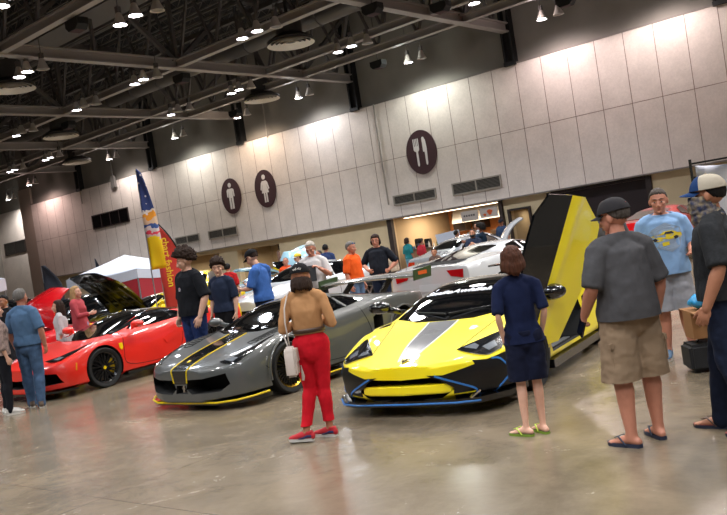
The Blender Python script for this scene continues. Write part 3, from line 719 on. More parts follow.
# ---------- the yellow scissor-door supercar
def aventador(loc, rz, k=1):
    YEL = paint('yellow_car_paint', '#f4e000', .45)
    st = [0, .06, .18, .35, .55, .8, 1.1, 1.4, 1.7, 2.1, 2.5, 2.9, 3.3, 3.7, 4.1, 4.5, 4.72, 4.8]
    q = dict(
        zb=[(0, .17), (.3, .14), (4.4, .15), (4.8, .3)], xb=[(0, .25), (.18, .55), (.5, .85), (4.4, .85), (4.8, .7)],
        xs=[(0, .32), (.1, .60), (.3, .88), (.6, .98), (1.6, .96), (3.4, .98), (4.5, .98), (4.8, .85)], zs=[(0, .20), (.3, .2), (.8, .22), (4.4, .24), (4.8, .38)],
        xm=[(0, .34), (.1, .62), (.3, .90), (.6, 1.0), (1.2, 1.0), (2.1, .95), (2.9, .94), (3.6, 1.01), (4.5, 1.0), (4.8, .9)], zm=[(0, .36), (.6, .42), (2, .48), (3.5, .6), (4.8, .6)],
        xw=[(0, .33), (.1, .6), (.3, .86), (.6, .97), (1.1, .99), (1.6, .94), (2.2, .90), (2.9, .92), (3.6, .98), (4.5, .95), (4.8, .88)], zw=[(0, .47), (.1, .49), (.35, .52), (.7, .61), (1.05, .73), (1.5, .76), (2.1, .78), (2.9, .88), (3.5, .95), (4.2, .93), (4.8, .88)],
        xh=[(0, .28), (.1, .50), (.35, .72), (.7, .78), (1.1, .80), (1.5, .78), (2.1, .74), (2.9, .74), (3.5, .78), (4.8, .76)], zh=[(0, .50), (.1, .525), (.35, .565), (.7, .655), (1.05, .755), (1.4, .80), (2.1, .86), (2.9, .93), (3.5, .97), (4.8, .9)],
        xr=[(0, .18), (.1, .32), (.5, .48), (1.1, .60), (1.4, .66), (1.8, .62), (2.3, .54), (2.9, .50), (3.5, .5), (4.8, .5)], zr=[(0, .505), (.1, .53), (.35, .60), (.7, .685), (1.1, .765), (1.35, .855), (1.75, 1.02), (2.1, 1.09), (2.5, 1.11), (3.0, 1.05), (3.6, .98), (4.3, .93), (4.8, .9)],
        zc=[(0, .505), (.1, .535), (.35, .61), (.7, .69), (1.1, .77), (1.3, .835), (1.7, 1.02), (2.1, 1.125), (2.45, 1.15), (3.0, 1.07), (3.6, .99), (4.3, .94), (4.8, .9)])
    c = Car(dict(L=4.8, stations=st, q=q, paint=YEL, crease=((1, .8), (2, .8), (3, .5), (4, .8), (5, .45))))
    t = thing('sports_car', 'bright yellow supercar with grey centre stripe and a scissor door raised', 'car', loc, rz); t.scale = (k, k, k)
    F, Rr = 1.17, 3.87
    c.cut_cyl(F, .35, .395, .62, 1.3); c.cut_cyl(Rr, .36, .41, .58, 1.3)
    # front mouth band and the side intakes
    c.cut_prism([(0, .375), (.42, .395), (.60, .36), (.52, .25), (.38, .17), (0, .16)], -.2, .20, 'y')
    # door opening on the left flank, rear side intake
    for sgn in (1,):
        cb = NB(); prism(cb, [(c.Y(a), b) for a, b in ((1.72, .27), (2.75, .27), (2.98, .55), (2.86, .86), (2.55, 1.03), (2.0, 1.03), (1.62, .84), (1.6, .5))], .52, 1.3, 'x'); fixn(cb); c.apply_cut(cb)
    c.cut_prism([(3.02, .42), (3.3, .5), (3.36, .78), (3.05, .7)], .8, 1.3, 'x')
    c.finish(t)
    # windscreen and right side glass, black roof
    ws = [(0, 1.12), (.35, 1.14), (.66, 1.28), (.60, 1.7), (.53, 2.02), (.3, 2.1), (0, 2.12)]
    full = ws + [(-x, y) for x, y in ws[-2:0:-1]]
    c.put('windscreen', c.decal(full, 'z', .004), M_glass)
    rf = [(0, 2.13), (.3, 2.11), (.53, 2.03), (.50, 2.6), (.44, 3.1), (0, 3.15)]
    c.put('roof_panel', c.decal(rf + [(-x, y) for x, y in rf[-2:0:-1]], 'z', .005), M_cf)
    c.put('engine_cover', c.decal([(-.42, 3.2), (.42, 3.2), (.36, 4.3), (-.36, 4.3)], 'z', .006), M_cf)
    c.put('side_window', c.decal([(1.5, .82), (1.75, .97), (2.1, 1.07), (2.6, 1.07), (2.85, .96), (2.7, .88), (2.1, .83)], 'x', .005, sg=-1), M_glass)
    for sg in (1, -1):   # screen pillars, lamps, intakes trim
        hl = c.put('headlamp', c.decal([(.48, .33), (.58, .48), (.83, .84), (.86, .82), (.90, .45), (.80, .29), (.64, .27)], 'z', .006, .04, sg), M_lensk)
        b = NB(); c.decal([(.54, .37), (.62, .47), (.68, .43), (.68, .35)], 'z', .011, .03, sg, bm=b); c.decal([(.72, .41), (.79, .56), (.85, .48), (.80, .37)], 'z', .011, .03, sg, bm=b)
        c.put('lamp_projector', b, M_lensc, parent=hl)
        b = c.path([(.50, .315), (.64, .265), (.80, .29), (.89, .43)], 'z', .014, .012, sg); c.put('daytime_strip', b, M_chrome, parent=hl)
        b = NB(); c.decal([(.28, .41), (.44, .40), (.62, .44), (.86, .50), (.93, .52), (.99, .42), (1.0, .16), (.5, .155), (.52, .27), (.40, .36)], 'y', .006, .04, sg, bm=b)
        ik = c.put('side_intake', b, mat('satin_black_mesh', '#08080a', rough=.35))
        c.put('bumper_side', c.decal([(.18, .50), (.45, .46), (.70, .2), (.74, .135), (.2, .135)], 'x', .006, .04, sg), mat('satin_black_mesh', '#08080a'), parent=ik)
        c.put('blue_line', c.path([(.36, .40), (.56, .31), (.70, .235), (.705, .165)], 'y', .018, .012, sg, 4), mat('blue_pinstripe', '#2f6fb5', rough=.4), parent=ik)
        c.put('blue_line', c.path([(.70, .17), (.82, .175), (.93, .28), (.955, .36), (.90, .47), (.84, .49)], 'y', .018, .012, sg, 4), mat('blue_pinstripe', ''), parent=ik)
    # lower lip (yellow) inside the mouth
    b = NB(); pr = [(0, -.005), (.40, .02), (.50, .07), (.50, .2), (.40, .2), (0, .16)]
    poly = [(x, y - 2.4) for x, y in pr] + [(-x, y - 2.4) for x, y in pr[::-1] if x]
    prism(b, poly, .225, .315, 'z'); bmesh.ops.bevel(b, geom=b.edges[:], offset=.012, segments=2, affect='EDGES'); c.put('front_lip', b, YEL)
    # splitter with blue edge
    BLUE = mat('blue_pinstripe', '')
    sp = [(0, .0), (.55, .02), (.76, .10), (.97, .36), (1.0, .75), (.9, .8), (.7, .4), (0, .4)]
    poly = [(x, c.Y(y)) for x, y in sp] + [(-x, c.Y(y)) for x, y in sp[::-1] if x]
    b = NB(); prism(b, poly, .11, .165, 'z'); spo = c.put('front_splitter', b, M_cf)
    ed = [(-.97, .36), (-.77, .095), (-.55, .015), (0, -.005), (.55, .015), (.77, .095)]
    b = NB(); tube(b, [(x, c.Y(y) - .004, .135) for x, y in ed], .010, 8); c.put('blue_edge', b, BLUE, parent=spo)
    for sg in (1, -1):
        b = NB(); bar(b, (sg * .68, c.Y(.06), .17), (sg * .76, c.Y(.12), .23), .05, .015); c.put('canard', b, M_chrome)
    # centre stripe with white borders, tapering to the badge
    GRY = mat('grey_stripe', '#6f7073', rough=.25, coat=.8); WHT = mat('white_stripe_edge', '#d8d8d6', rough=.3)
    b = NB(); c.decal([(-.06, .12), (.06, .12), (.13, .5), (.17, 1.11), (-.17, 1.11), (-.13, .5)], 'z', .004, .05, bm=b); so = c.put('centre_stripe', b, GRY)
    for sg in (1, -1): b = c.path([(.062, .10), (.135, .5), (.178, 1.11)], 'z', .014, .007, sg); c.put('stripe_edge', b, WHT, parent=so)
    b = c.decal([(-.045, .17), (.045, .17), (.045, .11), (0, .05), (-.045, .11)], 'z', .011, .02); bo = c.put('shield_badge', b, mat('badge_gold', '#b39a4a', rough=.3, metal=.8))
    b = c.decal([(-.033, .16), (.033, .16), (.033, .115), (0, .07), (-.033, .115)], 'z', .015, .02); c.put('shield_field', b, M_inner, parent=bo)
    b = c.decal([(-.02, .14), (-.005, .145), (.012, .138), (.022, .145), (.02, .12), (.012, .1), (.0, .115), (-.015, .098)], 'z', .018, .02); c.put('shield_bull', b, mat('badge_gold', '#b39a4a'), parent=bo)
    # hood crease lines
    for sg in (1, -1):
        c.put('hood_seam', c.path([(.50, .36), (.60, .9), (.68, 1.25)], 'z', .008, .002, sg), M_inner)
        c.put('hood_vent', c.decal([(.70, 1.16), (.84, 1.13), (.86, 1.2), (.72, 1.24)], 'z', .006, .04, sg), M_cf)
        b = NB(); bar(b, (sg * .02, c.Y(1.22), .845), (sg * .55, c.Y(1.42), .875), .025, .02); c.put('wiper', b, M_plas)
    # windscreen lettering
    b = text_bm('SmileAwhileInc', .15, .035, .25, .0, 'CENTER', 1.02)
    for v in b.verts:
        x, yy = v.co.x * 1.0, v.co.y
        h, n = c.ray((x - .02, 1.77 + yy * .9), 'z'); v.co = h + n * .010
    o = obj('windscreen_lettering', b, mat('white_vinyl_lettering', '#d9dce6', rough=.4), t)
    # sill with lettering plate, door jamb, seat
    b = NB(); box(b, (.55, c.Y(1.75), .2), (.9, c.Y(2.9), .28)); c.put('door_sill', b, M_cf)
    b = NB(); box(b, (.80, c.Y(1.95), .281), (.88, c.Y(2.6), .285)); pl = c.put('sill_plate', b, mat('sill_plate_grey', '#8d8f92', rough=.3, metal=.6))
    b = NB(); ell(b, (0, 0, 0), (.22, .27, .09)); ell(b, (0, .25, .28), (.21, .1, .3)); s_ = c.put('seat', b, mat('seat_black_leather', '#141414', rough=.5)); s_.location = (.36, c.Y(2.35), .36)
    for sg in (1, -1):
        b = NB(); prism(b, [(sg * .90, c.Y(1.6)), (sg * 1.0, c.Y(1.6)), (sg * 1.0, c.Y(3.4)), (sg * .90, c.Y(3.4))], .11, .20, 'z'); c.put('side_skirt', b, M_cf)
    cap = mat('badge_gold', '#b39a4a')
    for sg in (1, -1):
        make_wheel(.345, .26, M_rimb, t, (sg * .865, c.Y(F), .345), sg, 'five', cal=mat('caliper_grey', '#3a3a3c', rough=.3), capm=cap, rimr=.76)
        make_wheel(.355, .34, M_rimb, t, (sg * .835, c.Y(Rr), .355), sg, 'five', capm=cap, rimr=.77)
    mirror_unit(t, M_cf, (1.06, c.Y(1.45), .93), 1, 1.45); mirror_unit(t, M_cf, (-1.02, c.Y(1.62), .93), -1, 1.25)
    # rear wing
    b = NB(); prism(b, [(-.8, c.Y(4.45)), (.8, c.Y(4.45)), (.8, c.Y(4.75)), (-.8, c.Y(4.75))], 1.12, 1.14, 'z'); bar(b, (.3, c.Y(4.6), .9), (.3, c.Y(4.6), 1.13), .03, .12); bar(b, (-.3, c.Y(4.6), .9), (-.3, c.Y(4.6), 1.13), .03, .12); c.put('rear_wing', b, M_cf)
    # the raised scissor door (left side): skin and glass in closed coordinates (a = along from hinge, b = height)
    skin = [(.02, -.04), (.9, -.24), (1.38, -.14), (1.56, .30), (1.50, .54), (1.0, .52), (.05, .46), (-.1, .22)]
    D = bpy.data.objects.new('door', None)
    bm = NB()
    def dx(a, b_): # lateral bulge of the panel
        return .03 * math.exp(-((b_ - .40) / .08) ** 2) - .04 * max(0, (.30 - b_)) - .02 * a
    # grid skin
    import_poly = skin; t2 = NB(); vs = [t2.verts.new((a, b_, 0)) for a, b_ in import_poly]
    for tr in tessellate_polygon([[v.co for v in vs]]): t2.faces.new([vs[i] for i in tr])
    for k in range(1, 20):
        bmesh.ops.bisect_plane(t2, geom=t2.verts[:] + t2.edges[:] + t2.faces[:], plane_co=V((-.06 + 1.58 * k / 20, 0, 0)), plane_no=V((1, 0, 0)))
    for k in range(1, 12):
        bmesh.ops.bisect_plane(t2, geom=t2.verts[:] + t2.edges[:] + t2.faces[:], plane_co=V((0, -.24 + .78 * k / 12, 0)), plane_no=V((0, 1, 0)))
    for tk, mi in ((0, 0), (-.07, 1)):
        A = {v: bm.verts.new((dx(v.co.x, v.co.y) + tk, v.co.x, v.co.y)) for v in t2.verts}
        for f in t2.faces: bm.faces.new([A[v] for v in f.verts]).material_index = mi
        if tk == 0: A0 = A
    for e in t2.edges:
        if len(e.link_faces) == 1: a, b_ = e.verts; bm.faces.new((A0[a], A0[b_], A[b_], A[a])).material_index = 0
    t2.free()
    door = obj('door', fixn(bm), [YEL, M_cf], t, 40)
    bm = NB()   # glass leaning inward above the belt
    gl = [(.02, .47), (1.50, .54), (1.42, .76), (1.15, .84), (.7, .82), (.15, .64)]
    A = [bm.verts.new((.03 - (b_ - .45) * .5, a, b_)) for a, b_ in gl]; B = [bm.verts.new((.0 - (b_ - .45) * .5, a, b_)) for a, b_ in gl]
    bm.faces.new(A); bm.faces.new(B[::-1]); ring_faces(bm, A, B)
    obj('door_glass', fixn(bm), M_glass, door)
    bm = NB(); box(bm, (-.14, .1, .1), (-.05, 1.3, .40)); bmesh.ops.bevel(bm, geom=bm.edges[:], offset=.03, segments=2, affect='EDGES'); obj('door_card', fixn(bm), M_plas, door, 40)
    door.location = (1.04, c.Y(1.66), .38)
    door.rotation_euler = Euler((rad(DOOR[0]), rad(DOOR[1]), rad(DOOR[2])), 'XYZ')
    return t
DOOR = (66, 15, -20)
aventador(**nose_at(-4.82, 6.02, 8.7, .96, 4.8))

# ---------- the grey supercar (mid-engine, black stripe with yellow pinstripes)
Q458 = dict(
    zb=[(0, .125), (.3, .13), (4.1, .15), (4.5, .3)], xb=[(0, .35), (.15, .6), (.5, .85), (4.1, .85), (4.5, .7)],
    xs=[(0, .42), (.08, .66), (.25, .88), (.55, .99), (1.6, .97), (3.4, 1.0), (4.2, 1.0), (4.5, .85)], zs=[(0, .155), (.4, .18), (4.1, .23), (4.5, .38)],
    xm=[(0, .44), (.08, .69), (.25, .90), (.55, 1.0), (1.05, 1.03), (1.6, .97), (2.3, .95), (3.0, 1.0), (3.4, 1.04), (4.2, 1.02), (4.5, .9)], zm=[(0, .40), (.6, .45), (2, .5), (3.5, .58), (4.5, .6)],
    xw=[(0, .40), (.08, .64), (.25, .83), (.55, .93), (1.05, .98), (1.6, .92), (2.3, .88), (3.0, .94), (3.4, .98), (4.2, .96), (4.5, .86)], zw=[(0, .50), (.08, .53), (.3, .60), (.6, .69), (.95, .79), (1.2, .815), (1.6, .80), (2.3, .83), (3.0, .92), (3.5, .97), (4.1, .95), (4.5, .9)],
    xh=[(0, .32), (.08, .52), (.25, .68), (.6, .76), (1.1, .79), (1.5, .76), (2.1, .72), (2.9, .74), (3.5, .8), (4.5, .72)], zh=[(0, .535), (.08, .565), (.3, .635), (.6, .715), (.95, .81), (1.2, .84), (1.5, .85), (2.1, .93), (2.9, .97), (3.5, 1.0), (4.5, .92)],
    xr=[(0, .2), (.08, .34), (.3, .46), (.8, .5), (1.3, .6), (1.6, .64), (2.0, .58), (2.4, .52), (2.9, .5), (3.5, .52), (4.5, .5)], zr=[(0, .545), (.08, .58), (.3, .65), (.6, .72), (1.0, .80), (1.3, .86), (1.6, .97), (2.0, 1.11), (2.3, 1.165), (2.7, 1.15), (3.2, 1.06), (3.8, .99), (4.5, .93)],
    zc=[(0, .55), (.08, .585), (.3, .66), (.6, .73), (1.0, .81), (1.25, .86), (1.6, .985), (2.0, 1.14), (2.35, 1.205), (2.8, 1.17), (3.3, 1.07), (3.8, 1.0), (4.5, .94)])
ST458 = [0, .05, .14, .3, .55, .8, 1.05, 1.3, 1.6, 1.95, 2.3, 2.7, 3.1, 3.5, 3.9, 4.3, 4.47, 4.52]
WS458 = [(0, 1.14), (.35, 1.17), (.64, 1.32), (.68, 1.45), (.60, 1.75), (.52, 2.02), (.3, 2.08), (0, 2.1)]
SW458 = [(1.62, .90), (1.82, 1.0), (2.1, 1.105), (2.45, 1.135), (2.8, 1.09), (3.08, .985), (2.7, .94), (2.2, .90)]
def mirror_poly(h): return h + [(-x, y) for x, y in h[::-1] if x]
def grey_car(loc, rz, k=1):
    GR = paint('grey_car_paint', '#4b4d4c', .35)
    YL = mat('yellow_pinstripe', '#d6b800', rough=.35); BKS = mat('gloss_black_stripe', '#121213', rough=.12, coat=1)
    c = Car(dict(L=4.52, stations=ST458, q=Q458, paint=GR))
    t = thing('sports_car', 'grey wide-body supercar with black centre stripe and yellow pinstripes', 'car', loc, rz); t.scale = (k, k, k)
    F, Rr = 1.06, 3.71
    c.cut_cyl(F, .35, .40, .6, 1.3); c.cut_cyl(Rr, .36, .41, .56, 1.3)
    c.cut_prism([(.15, .42), (.45, .43), (.74, .47), (.78, .33), (.66, .25), (.2, .23), (.1, .3)], -.2, .30, 'y')
    c.cut_prism([(-.09, .35), (.09, .35), (.12, .24), (-.12, .24)], -.2, .08, 'y', False)
    c.cut_prism([(2.95, .42), (3.18, .5), (3.22, .78), (3.0, .7)], .8, 1.3, 'x')
    c.finish(t)
    c.put('windscreen', c.decal(mirror_poly(WS458), 'z', .005), M_glass)
    c.put('roof_panel', c.decal(mirror_poly([(0, 2.11), (.3, 2.09), (.52, 2.03), (.5, 2.5), (.46, 2.9), (0, 2.95)]), 'z', .005), GR)
    c.put('rear_window', c.decal(mirror_poly([(0, 2.97), (.44, 2.93), (.42, 3.9), (0, 3.95)]), 'z', .006), M_glass)
    for sg in (1, -1):
        c.put('side_window', c.decal(SW458, 'x', .006, sg=sg), M_glass)
        c.put('window_pillar', c.path([(2.62, .93), (2.56, 1.13)], 'x', .05, .012, sg, 2), GR)
        hl = c.put('headlamp', c.decal([(.60, .20), (.70, .30), (.80, .56), (.85, .98), (.865, .98), (.875, .5), (.83, .28), (.72, .19)], 'z', .006, .04, sg), M_lensk)
        b = NB(); c.decal([(.66, .24), (.72, .33), (.80, .34), (.78, .25)], 'z', .011, .03, sg, bm=b); c.put('lamp_projector', b, M_lensc, parent=hl)
        b = c.path([(.61, .2), (.72, .195), (.83, .28), (.873, .5)], 'z', .014, .011, sg); c.put('daytime_strip', b, M_chrome, parent=hl)
        # vent slats on the fender
        b = NB()
        for k in range(9): c.decal([(.60 + k * .005, .78 + k * .065), (.72 + k * .006, .80 + k * .065), (.72 + k * .006, .825 + k * .065), (.60 + k * .005, .81 + k * .065)], 'z', .006, .05, sg, bm=b)
        vt = c.put('fender_louvre', b, M_inner)
        c.put('louvre_frame', c.path([(.58, .74), (.74, .76), (.79, 1.38), (.66, 1.42), (.58, .74)], 'z', .01, .006, sg, 4), M_inner, parent=vt)
        c.put('fender_seam', c.path([(.62, .46), (.72, .36), (.78, .24)], 'x', .008, .003, sg, 4), M_inner)
        c.put('door_seam', c.path([(1.62, .84), (1.52, .6), (1.62, .3), (2.7, .27), (2.9, .5), (2.78, .9)], 'x', .009, .003, sg), M_inner)
        # widebody arch lips
        for s0, r0, xx in ((F, .415, 1.02), (Rr, .43, 1.03)):
            pts = [(sg * (xx + .012), c.Y(s0) + r0 * cos(a), .35 + r0 * sin(a)) for a in [rad(k) for k in range(-12, 193, 12)]]
            b = NB(); tube(b, pts, [(.016, .014)] * len(pts), 8); c.put('arch_flare', b, GR)
    # stripes
    b = c.decal([(-.15, .015), (.15, .015), (.17, .5), (.16, 1.12), (-.16, 1.12), (-.17, .5)], 'z', .005, .05); so = c.put('centre_stripe', b, BKS)
    b = c.decal([(-.14, .54), (.14, .54), (.12, .37), (-.12, .37)], 'y', .005, .05); c.put('nose_stripe', b, BKS, parent=so)
    for sg in (1, -1):
        c.put('pinstripe', c.path([(.165, .02), (.185, .5), (.18, 1.12)], 'z', .016, .009, sg), YL, parent=so)
        c.put('nose_pinstripe', c.path([(.13, .38), (.15, .5), (.162, .555)], 'y', .016, .009, sg, 3), YL, parent=so)
    b = c.decal([(-.022, .22), (.022, .22), (.022, .18), (0, .16), (-.022, .18)], 'z', .011, .02); bd = c.put('shield_badge', b, YL)
    # prancing horse in the mouth (silver)
    hp = [(-.01, .33), (.01, .345), (.025, .335), (.012, .32), (.018, .30), (.03, .29), (.012, .285), (.01, .27), (.018, .245), (.005, .245), (-.002, .265), (-.012, .245), (-.022, .25), (-.012, .27), (-.016, .29), (-.028, .305), (-.012, .31)]
    b = NB(); prism(b, [(x * 1.35, z * 1.2 - .055) for x, z in hp], c.Y(.04), c.Y(.055), 'y'); c.put('horse_emblem', b, M_chrome)
    # splitter, stepped, black with yellow line
    sp = [(0, .03), (.60, .05), (.84, .16), (.98, .3), (1.06, .55), (1.04, .62), (.8, .62), (.5, .3), (0, .3)]
    b = NB(); prism(b, [(x, c.Y(y)) for x, y in mirror_poly(sp)], .08, .13, 'z'); spo = c.put('front_splitter', b, M_cf)
    ed = [(-1.065, .55), (-.985, .3), (-.845, .16), (-.60, .045), (0, .025), (.60, .045), (.845, .16), (.985, .3), (1.065, .55)]
    zz = [.15, .135, .12, .11, .11, .11, .12, .135, .15]
    b = NB(); tube(b, [(x, c.Y(y) - .002, z) for (x, y), z in zip(ed, zz)], .013, 8); c.put('yellow_edge', b, YL, parent=spo)
    for sg in (1, -1):
        b = NB(); prism(b, [(sg * .9, c.Y(1.5)), (sg * 1.06, c.Y(1.52)), (sg * 1.06, c.Y(3.2)), (sg * .9, c.Y(3.25))], .07, .12, 'z'); sk = c.put('side_skirt', b, M_cf)
        b = NB(); tube(b, [(sg * 1.063, c.Y(1.52), .12), (sg * 1.063, c.Y(3.2), .12)], .011, 8); c.put('yellow_edge', b, YL, parent=sk)
        make_wheel(.345, .27, M_rimb, t, (sg * .885, c.Y(F), .345), sg, 'mesh', lip=mat('gold_rim_lip', '#b0851e', rough=.25, metal=.8), rimr=.78, capm=YL, steer=0)
        make_wheel(.35, .34, M_rimb, t, (sg * .85, c.Y(Rr), .35), sg, 'mesh', lip=mat('gold_rim_lip', ''), rimr=.78, capm=YL)
        mirror_unit(t, GR, (sg * 1.0, c.Y(1.66), .95), sg, 1.1)
        c.put('tail_lamp', (lambda bb: (lathe(bb, [(0, 0), (.09, 0), (.09, .03), (0, .04)], 20, Matrix.Translation((sg * .68, c.Y(4.5), .78)) @ Matrix.Rotation(-PI / 2, 4, 'X')), bb)[1])(NB()), M_tail)
    # swan-neck rear wing on tall struts
    b = NB(); n = 20
    for k in range(n):
        x0, x1 = lerp(-1.02, 1.02, k / n), lerp(-1.02, 1.02, (k + 1) / n)
        f = lambda x: 1.21 - .03 * abs(x)
        A = [b.verts.new((x0, c.Y(y), f(x0) + dz)) for y, dz in ((4.15, .005), (4.22, -.035), (4.62, .02), (4.60, .04), (4.3, .035))]; B = [b.verts.new((x1, c.Y(y), f(x1) + dz)) for y, dz in ((4.15, .005), (4.22, -.035), (4.62, .02), (4.60, .04), (4.3, .035))]
        ring_faces(b, A, B)
    bmesh.ops.remove_doubles(b, verts=b.verts, dist=1e-4); bmesh.ops.holes_fill(b, edges=b.edges)
    wg = c.put('rear_wing', b, paint('light_grey_wing', '#8a8c8b', .15))
    for sg in (1, -1):
        b = NB(); prism(b, [(c.Y(4.12), 1.10), (c.Y(4.62), 1.12), (c.Y(4.66), 1.30), (c.Y(4.14), 1.27)], sg * 1.02, sg * 1.045, 'x'); ep = c.put('end_plate', b, mat('olive_end_plate', '#37482c', rough=.3), parent=wg)
        b = NB(); box(b, (sg * 1.046 - .002, c.Y(4.25), 1.18), (sg * 1.046 + .002, c.Y(4.5), 1.24)); c.put('orange_decal', b, mat('orange_decal', '#c4551a', rough=.4), parent=ep)
        b = NB(); bar(b, (sg * .42, c.Y(4.0), .95), (sg * .42, c.Y(4.35), 1.20), .025, .1); c.put('wing_strut', b, M_cf, parent=wg)
    return t
mat('gold_rim_lip', '#b0851e', rough=.25, metal=.8)
grey_car(**nose_at(-8.22, 6.05, 1.5, .92, 4.52))

# ---------- the red supercar
def red_car(loc, rz, k=1):
    RD = paint('red_car_paint', '#e0210d', .38)
    q = dict(Q458); q['zw'] = [(0, .48), (.08, .5), (.3, .58), (.6, .68), (.95, .80), (1.2, .83), (1.6, .79), (2.3, .82), (3.0, .95), (3.5, 1.0), (4.1, .97), (4.6, .9)]
    sh = lambda s_: s_ + .22 * min(1, max(0, (s_ - 1.3) / .5)) if s_ < 3 else s_ + .22 * max(0, (4.5 - s_) / 1.5)
    for kk in ('zr', 'zc', 'xr', 'zh', 'xh'): q[kk] = [(sh(a_), b_) for a_, b_ in q[kk]]
    c = Car(dict(L=4.6, stations=ST458[:-2] + [4.5, 4.6], q=q, paint=RD))
    t = thing('sports_car', 'glossy red supercar with black roof and black wheels', 'car', loc, rz); t.scale = (k, k, k)
    F, Rr = 1.08, 3.73
    c.cut_cyl(F, .35, .385, .62, 1.3); c.cut_cyl(Rr, .36, .395, .58, 1.3)
    c.cut_prism([(0, .36), (.40, .38), (.46, .24), (0, .22)], -.2, .25, 'y')
    c.cut_prism([(.52, .46), (.84, .42), (.90, .26), (.56, .24), (.48, .34)], -.2, .42, 'y')
    c.cut_prism([(2.98, .38), (3.16, .45), (3.22, .84), (3.12, .80)], .85, 1.3, 'x')
    c.finish(t)
    c.put('windscreen', c.decal(mirror_poly([(x_, sh(y_) if y_ > 1.35 else y_) for x_, y_ in WS458]), 'z', .006), M_glass)
    c.put('roof_panel', c.decal(mirror_poly([(0, 2.31), (.3, 2.29), (.535, 2.22), (.56, 2.5), (.52, 3.1), (.5, 3.3), (0, 3.35)]), 'z', .007), M_cf)
    c.put('rear_window', c.decal(mirror_poly([(0, 3.36), (.46, 3.31), (.42, 4.1), (0, 4.15)]), 'z', .006), M_glass)
    SHd = mat('yellow_shield', '#e8c400', rough=.3)
    for sg in (1, -1):
        c.put('screen_pillar', c.path([(.70, 1.45), (.65, 1.9), (.58, 2.26), (.56, 2.6), (.56, 3.0)], 'z', .07, .01, sg), M_cf)
        sw = c.put('side_window', c.decal([(a_ + .2, b_) for a_, b_ in SW458], 'x', .006, sg=sg), M_glass)
        c.put('window_pillar', c.path([(2.94, .955), (2.82, 1.12)], 'x', .045, .013, sg, 2), M_chrome)
        hl = c.put('headlamp', c.decal([(.52, .26), (.66, .40), (.80, .72), (.86, .98), (.875, .96), (.875, .58), (.82, .36), (.68, .25)], 'z', .006, .04, sg), M_lensk)
        b = NB(); c.decal([(.66, .32), (.72, .42), (.80, .44), (.77, .34)], 'z', .011, .03, sg, bm=b); c.put('lamp_projector', b, M_lensc, parent=hl)
        c.put('daytime_strip', c.path([(.53, .26), (.68, .25), (.81, .36), (.872, .6)], 'z', .012, .011, sg), M_chrome, parent=hl)
        c.put('shield_badge', c.decal([(1.44, .70), (1.52, .70), (1.52, .62), (1.48, .575), (1.44, .62)], 'x', .008, .02, sg), SHd)
        c.put('door_seam', c.path([(1.60, .84), (1.54, .6), (1.62, .3), (2.62, .27), (2.86, .5), (2.96, .9)], 'x', .009, .003, sg), M_inner)
        c.put('marker_lamp', c.path([(.52, .42), (.55, .54)], 'x', .022, .008, sg, 3), mat('amber_marker', '#d98a12', rough=.3))
        c.put('door_blade', c.decal([(2.5, .50), (3.05, .72), (3.2, .90), (3.0, .86), (2.45, .6)], 'x', .012, .05, sg), RD)
        b = NB(); prism(b, [(sg * .85, c.Y(1.5)), (sg * 1.0, c.Y(1.52)), (sg * 1.0, c.Y(3.3)), (sg * .85, c.Y(3.3))], .12, .18, 'z'); c.put('side_skirt', b, M_cf)
        make_wheel(.345, .25, M_rimb, t, (sg * .875, c.Y(F), .345), sg, 'multi', cal=mat('yellow_caliper', '#d8b400', rough=.3), capm=SHd, rimr=.77)
        make_wheel(.35, .31, M_rimb, t, (sg * .85, c.Y(Rr), .35), sg, 'multi', cal=mat('yellow_caliper', ''), capm=SHd, rimr=.77)
        mirror_unit(t, RD, (sg * 1.0, c.Y(1.82), .96), sg, 1.2)
        c.put('tail_lamp', (lambda bb: (lathe(bb, [(0, 0), (.08, 0), (.08, .03), (0, .04)], 20, Matrix.Translation((sg * .7, c.Y(4.58), .8)) @ Matrix.Rotation(-PI / 2, 4, 'X')), bb)[1])(NB()), M_tail)
    b = NB(); prism(b, [(x, c.Y(y)) for x, y in mirror_poly([(0, -.03), (.5, 0), (.88, .16), (1.0, .5), (.8, .55), (0, .3)])], .11, .145, 'z'); c.put('front_splitter', b, M_cf)
    b = c.decal([(-.02, .2), (.02, .2), (.02, .165), (0, .15), (-.02, .165)], 'z', .011, .02); c.put('nose_badge', b, SHd)
    return t
mat('yellow_caliper', '#d8b400', rough=.3)
red_car(**nose_at(-12.85, 6.35, 3.5, .94, 4.6))
# ------------------------------------------------------------ people
SKIN = lambda k: mat('skin_%s' % k, {'light': '#c99b83', 'fair': '#d6a68e', 'tan': '#a97256', 'ruddy': '#b77a62', 'brown': '#7a4a35'}[k], rough=.55, noise_amt=.06, noise_scale=30)
def hairm(k): return mat('hair_%s' % k, {'black': '#15100e', 'brown': '#2e1d14', 'auburn': '#4a2817', 'grey': '#6e6a66', 'white': '#bdb6ad', 'blonde': '#b48f62', 'saltpepper': '#4d453f'}[k], rough=.75, bump=.8, bump_scale=90, spec=.25, noise_amt=.35, noise_scale=60, stretch=(1, 1, .15))
def cloth(name, c, amt=.08, sc_=9, rough=.9, bump=.35): return mat('cloth_' + name, c, rough=rough, noise_amt=amt, noise_scale=sc_, bump=bump, bump_scale=14, spec=.2)
def displace(me, amp, freq, seed=0, zs=1.0, fn=None, bias=0):
    off = V((seed * 3.7, seed * 1.3, seed * 2.1))
    N = [v.normal.copy() for v in me.vertices]
    for v, n in zip(me.vertices, N):
        p = v.co
        a = noise.noise(V((p.x * freq, p.y * freq, p.z * freq * zs)) + off) + .5 * noise.noise(V((p.x * freq * 2.1, p.y * freq * 2.1, p.z * freq * 2.1 * zs)) + off)
        k = fn(p) if fn else 1
        v.co = p + n * amp * (a + bias) * k
    me.update()
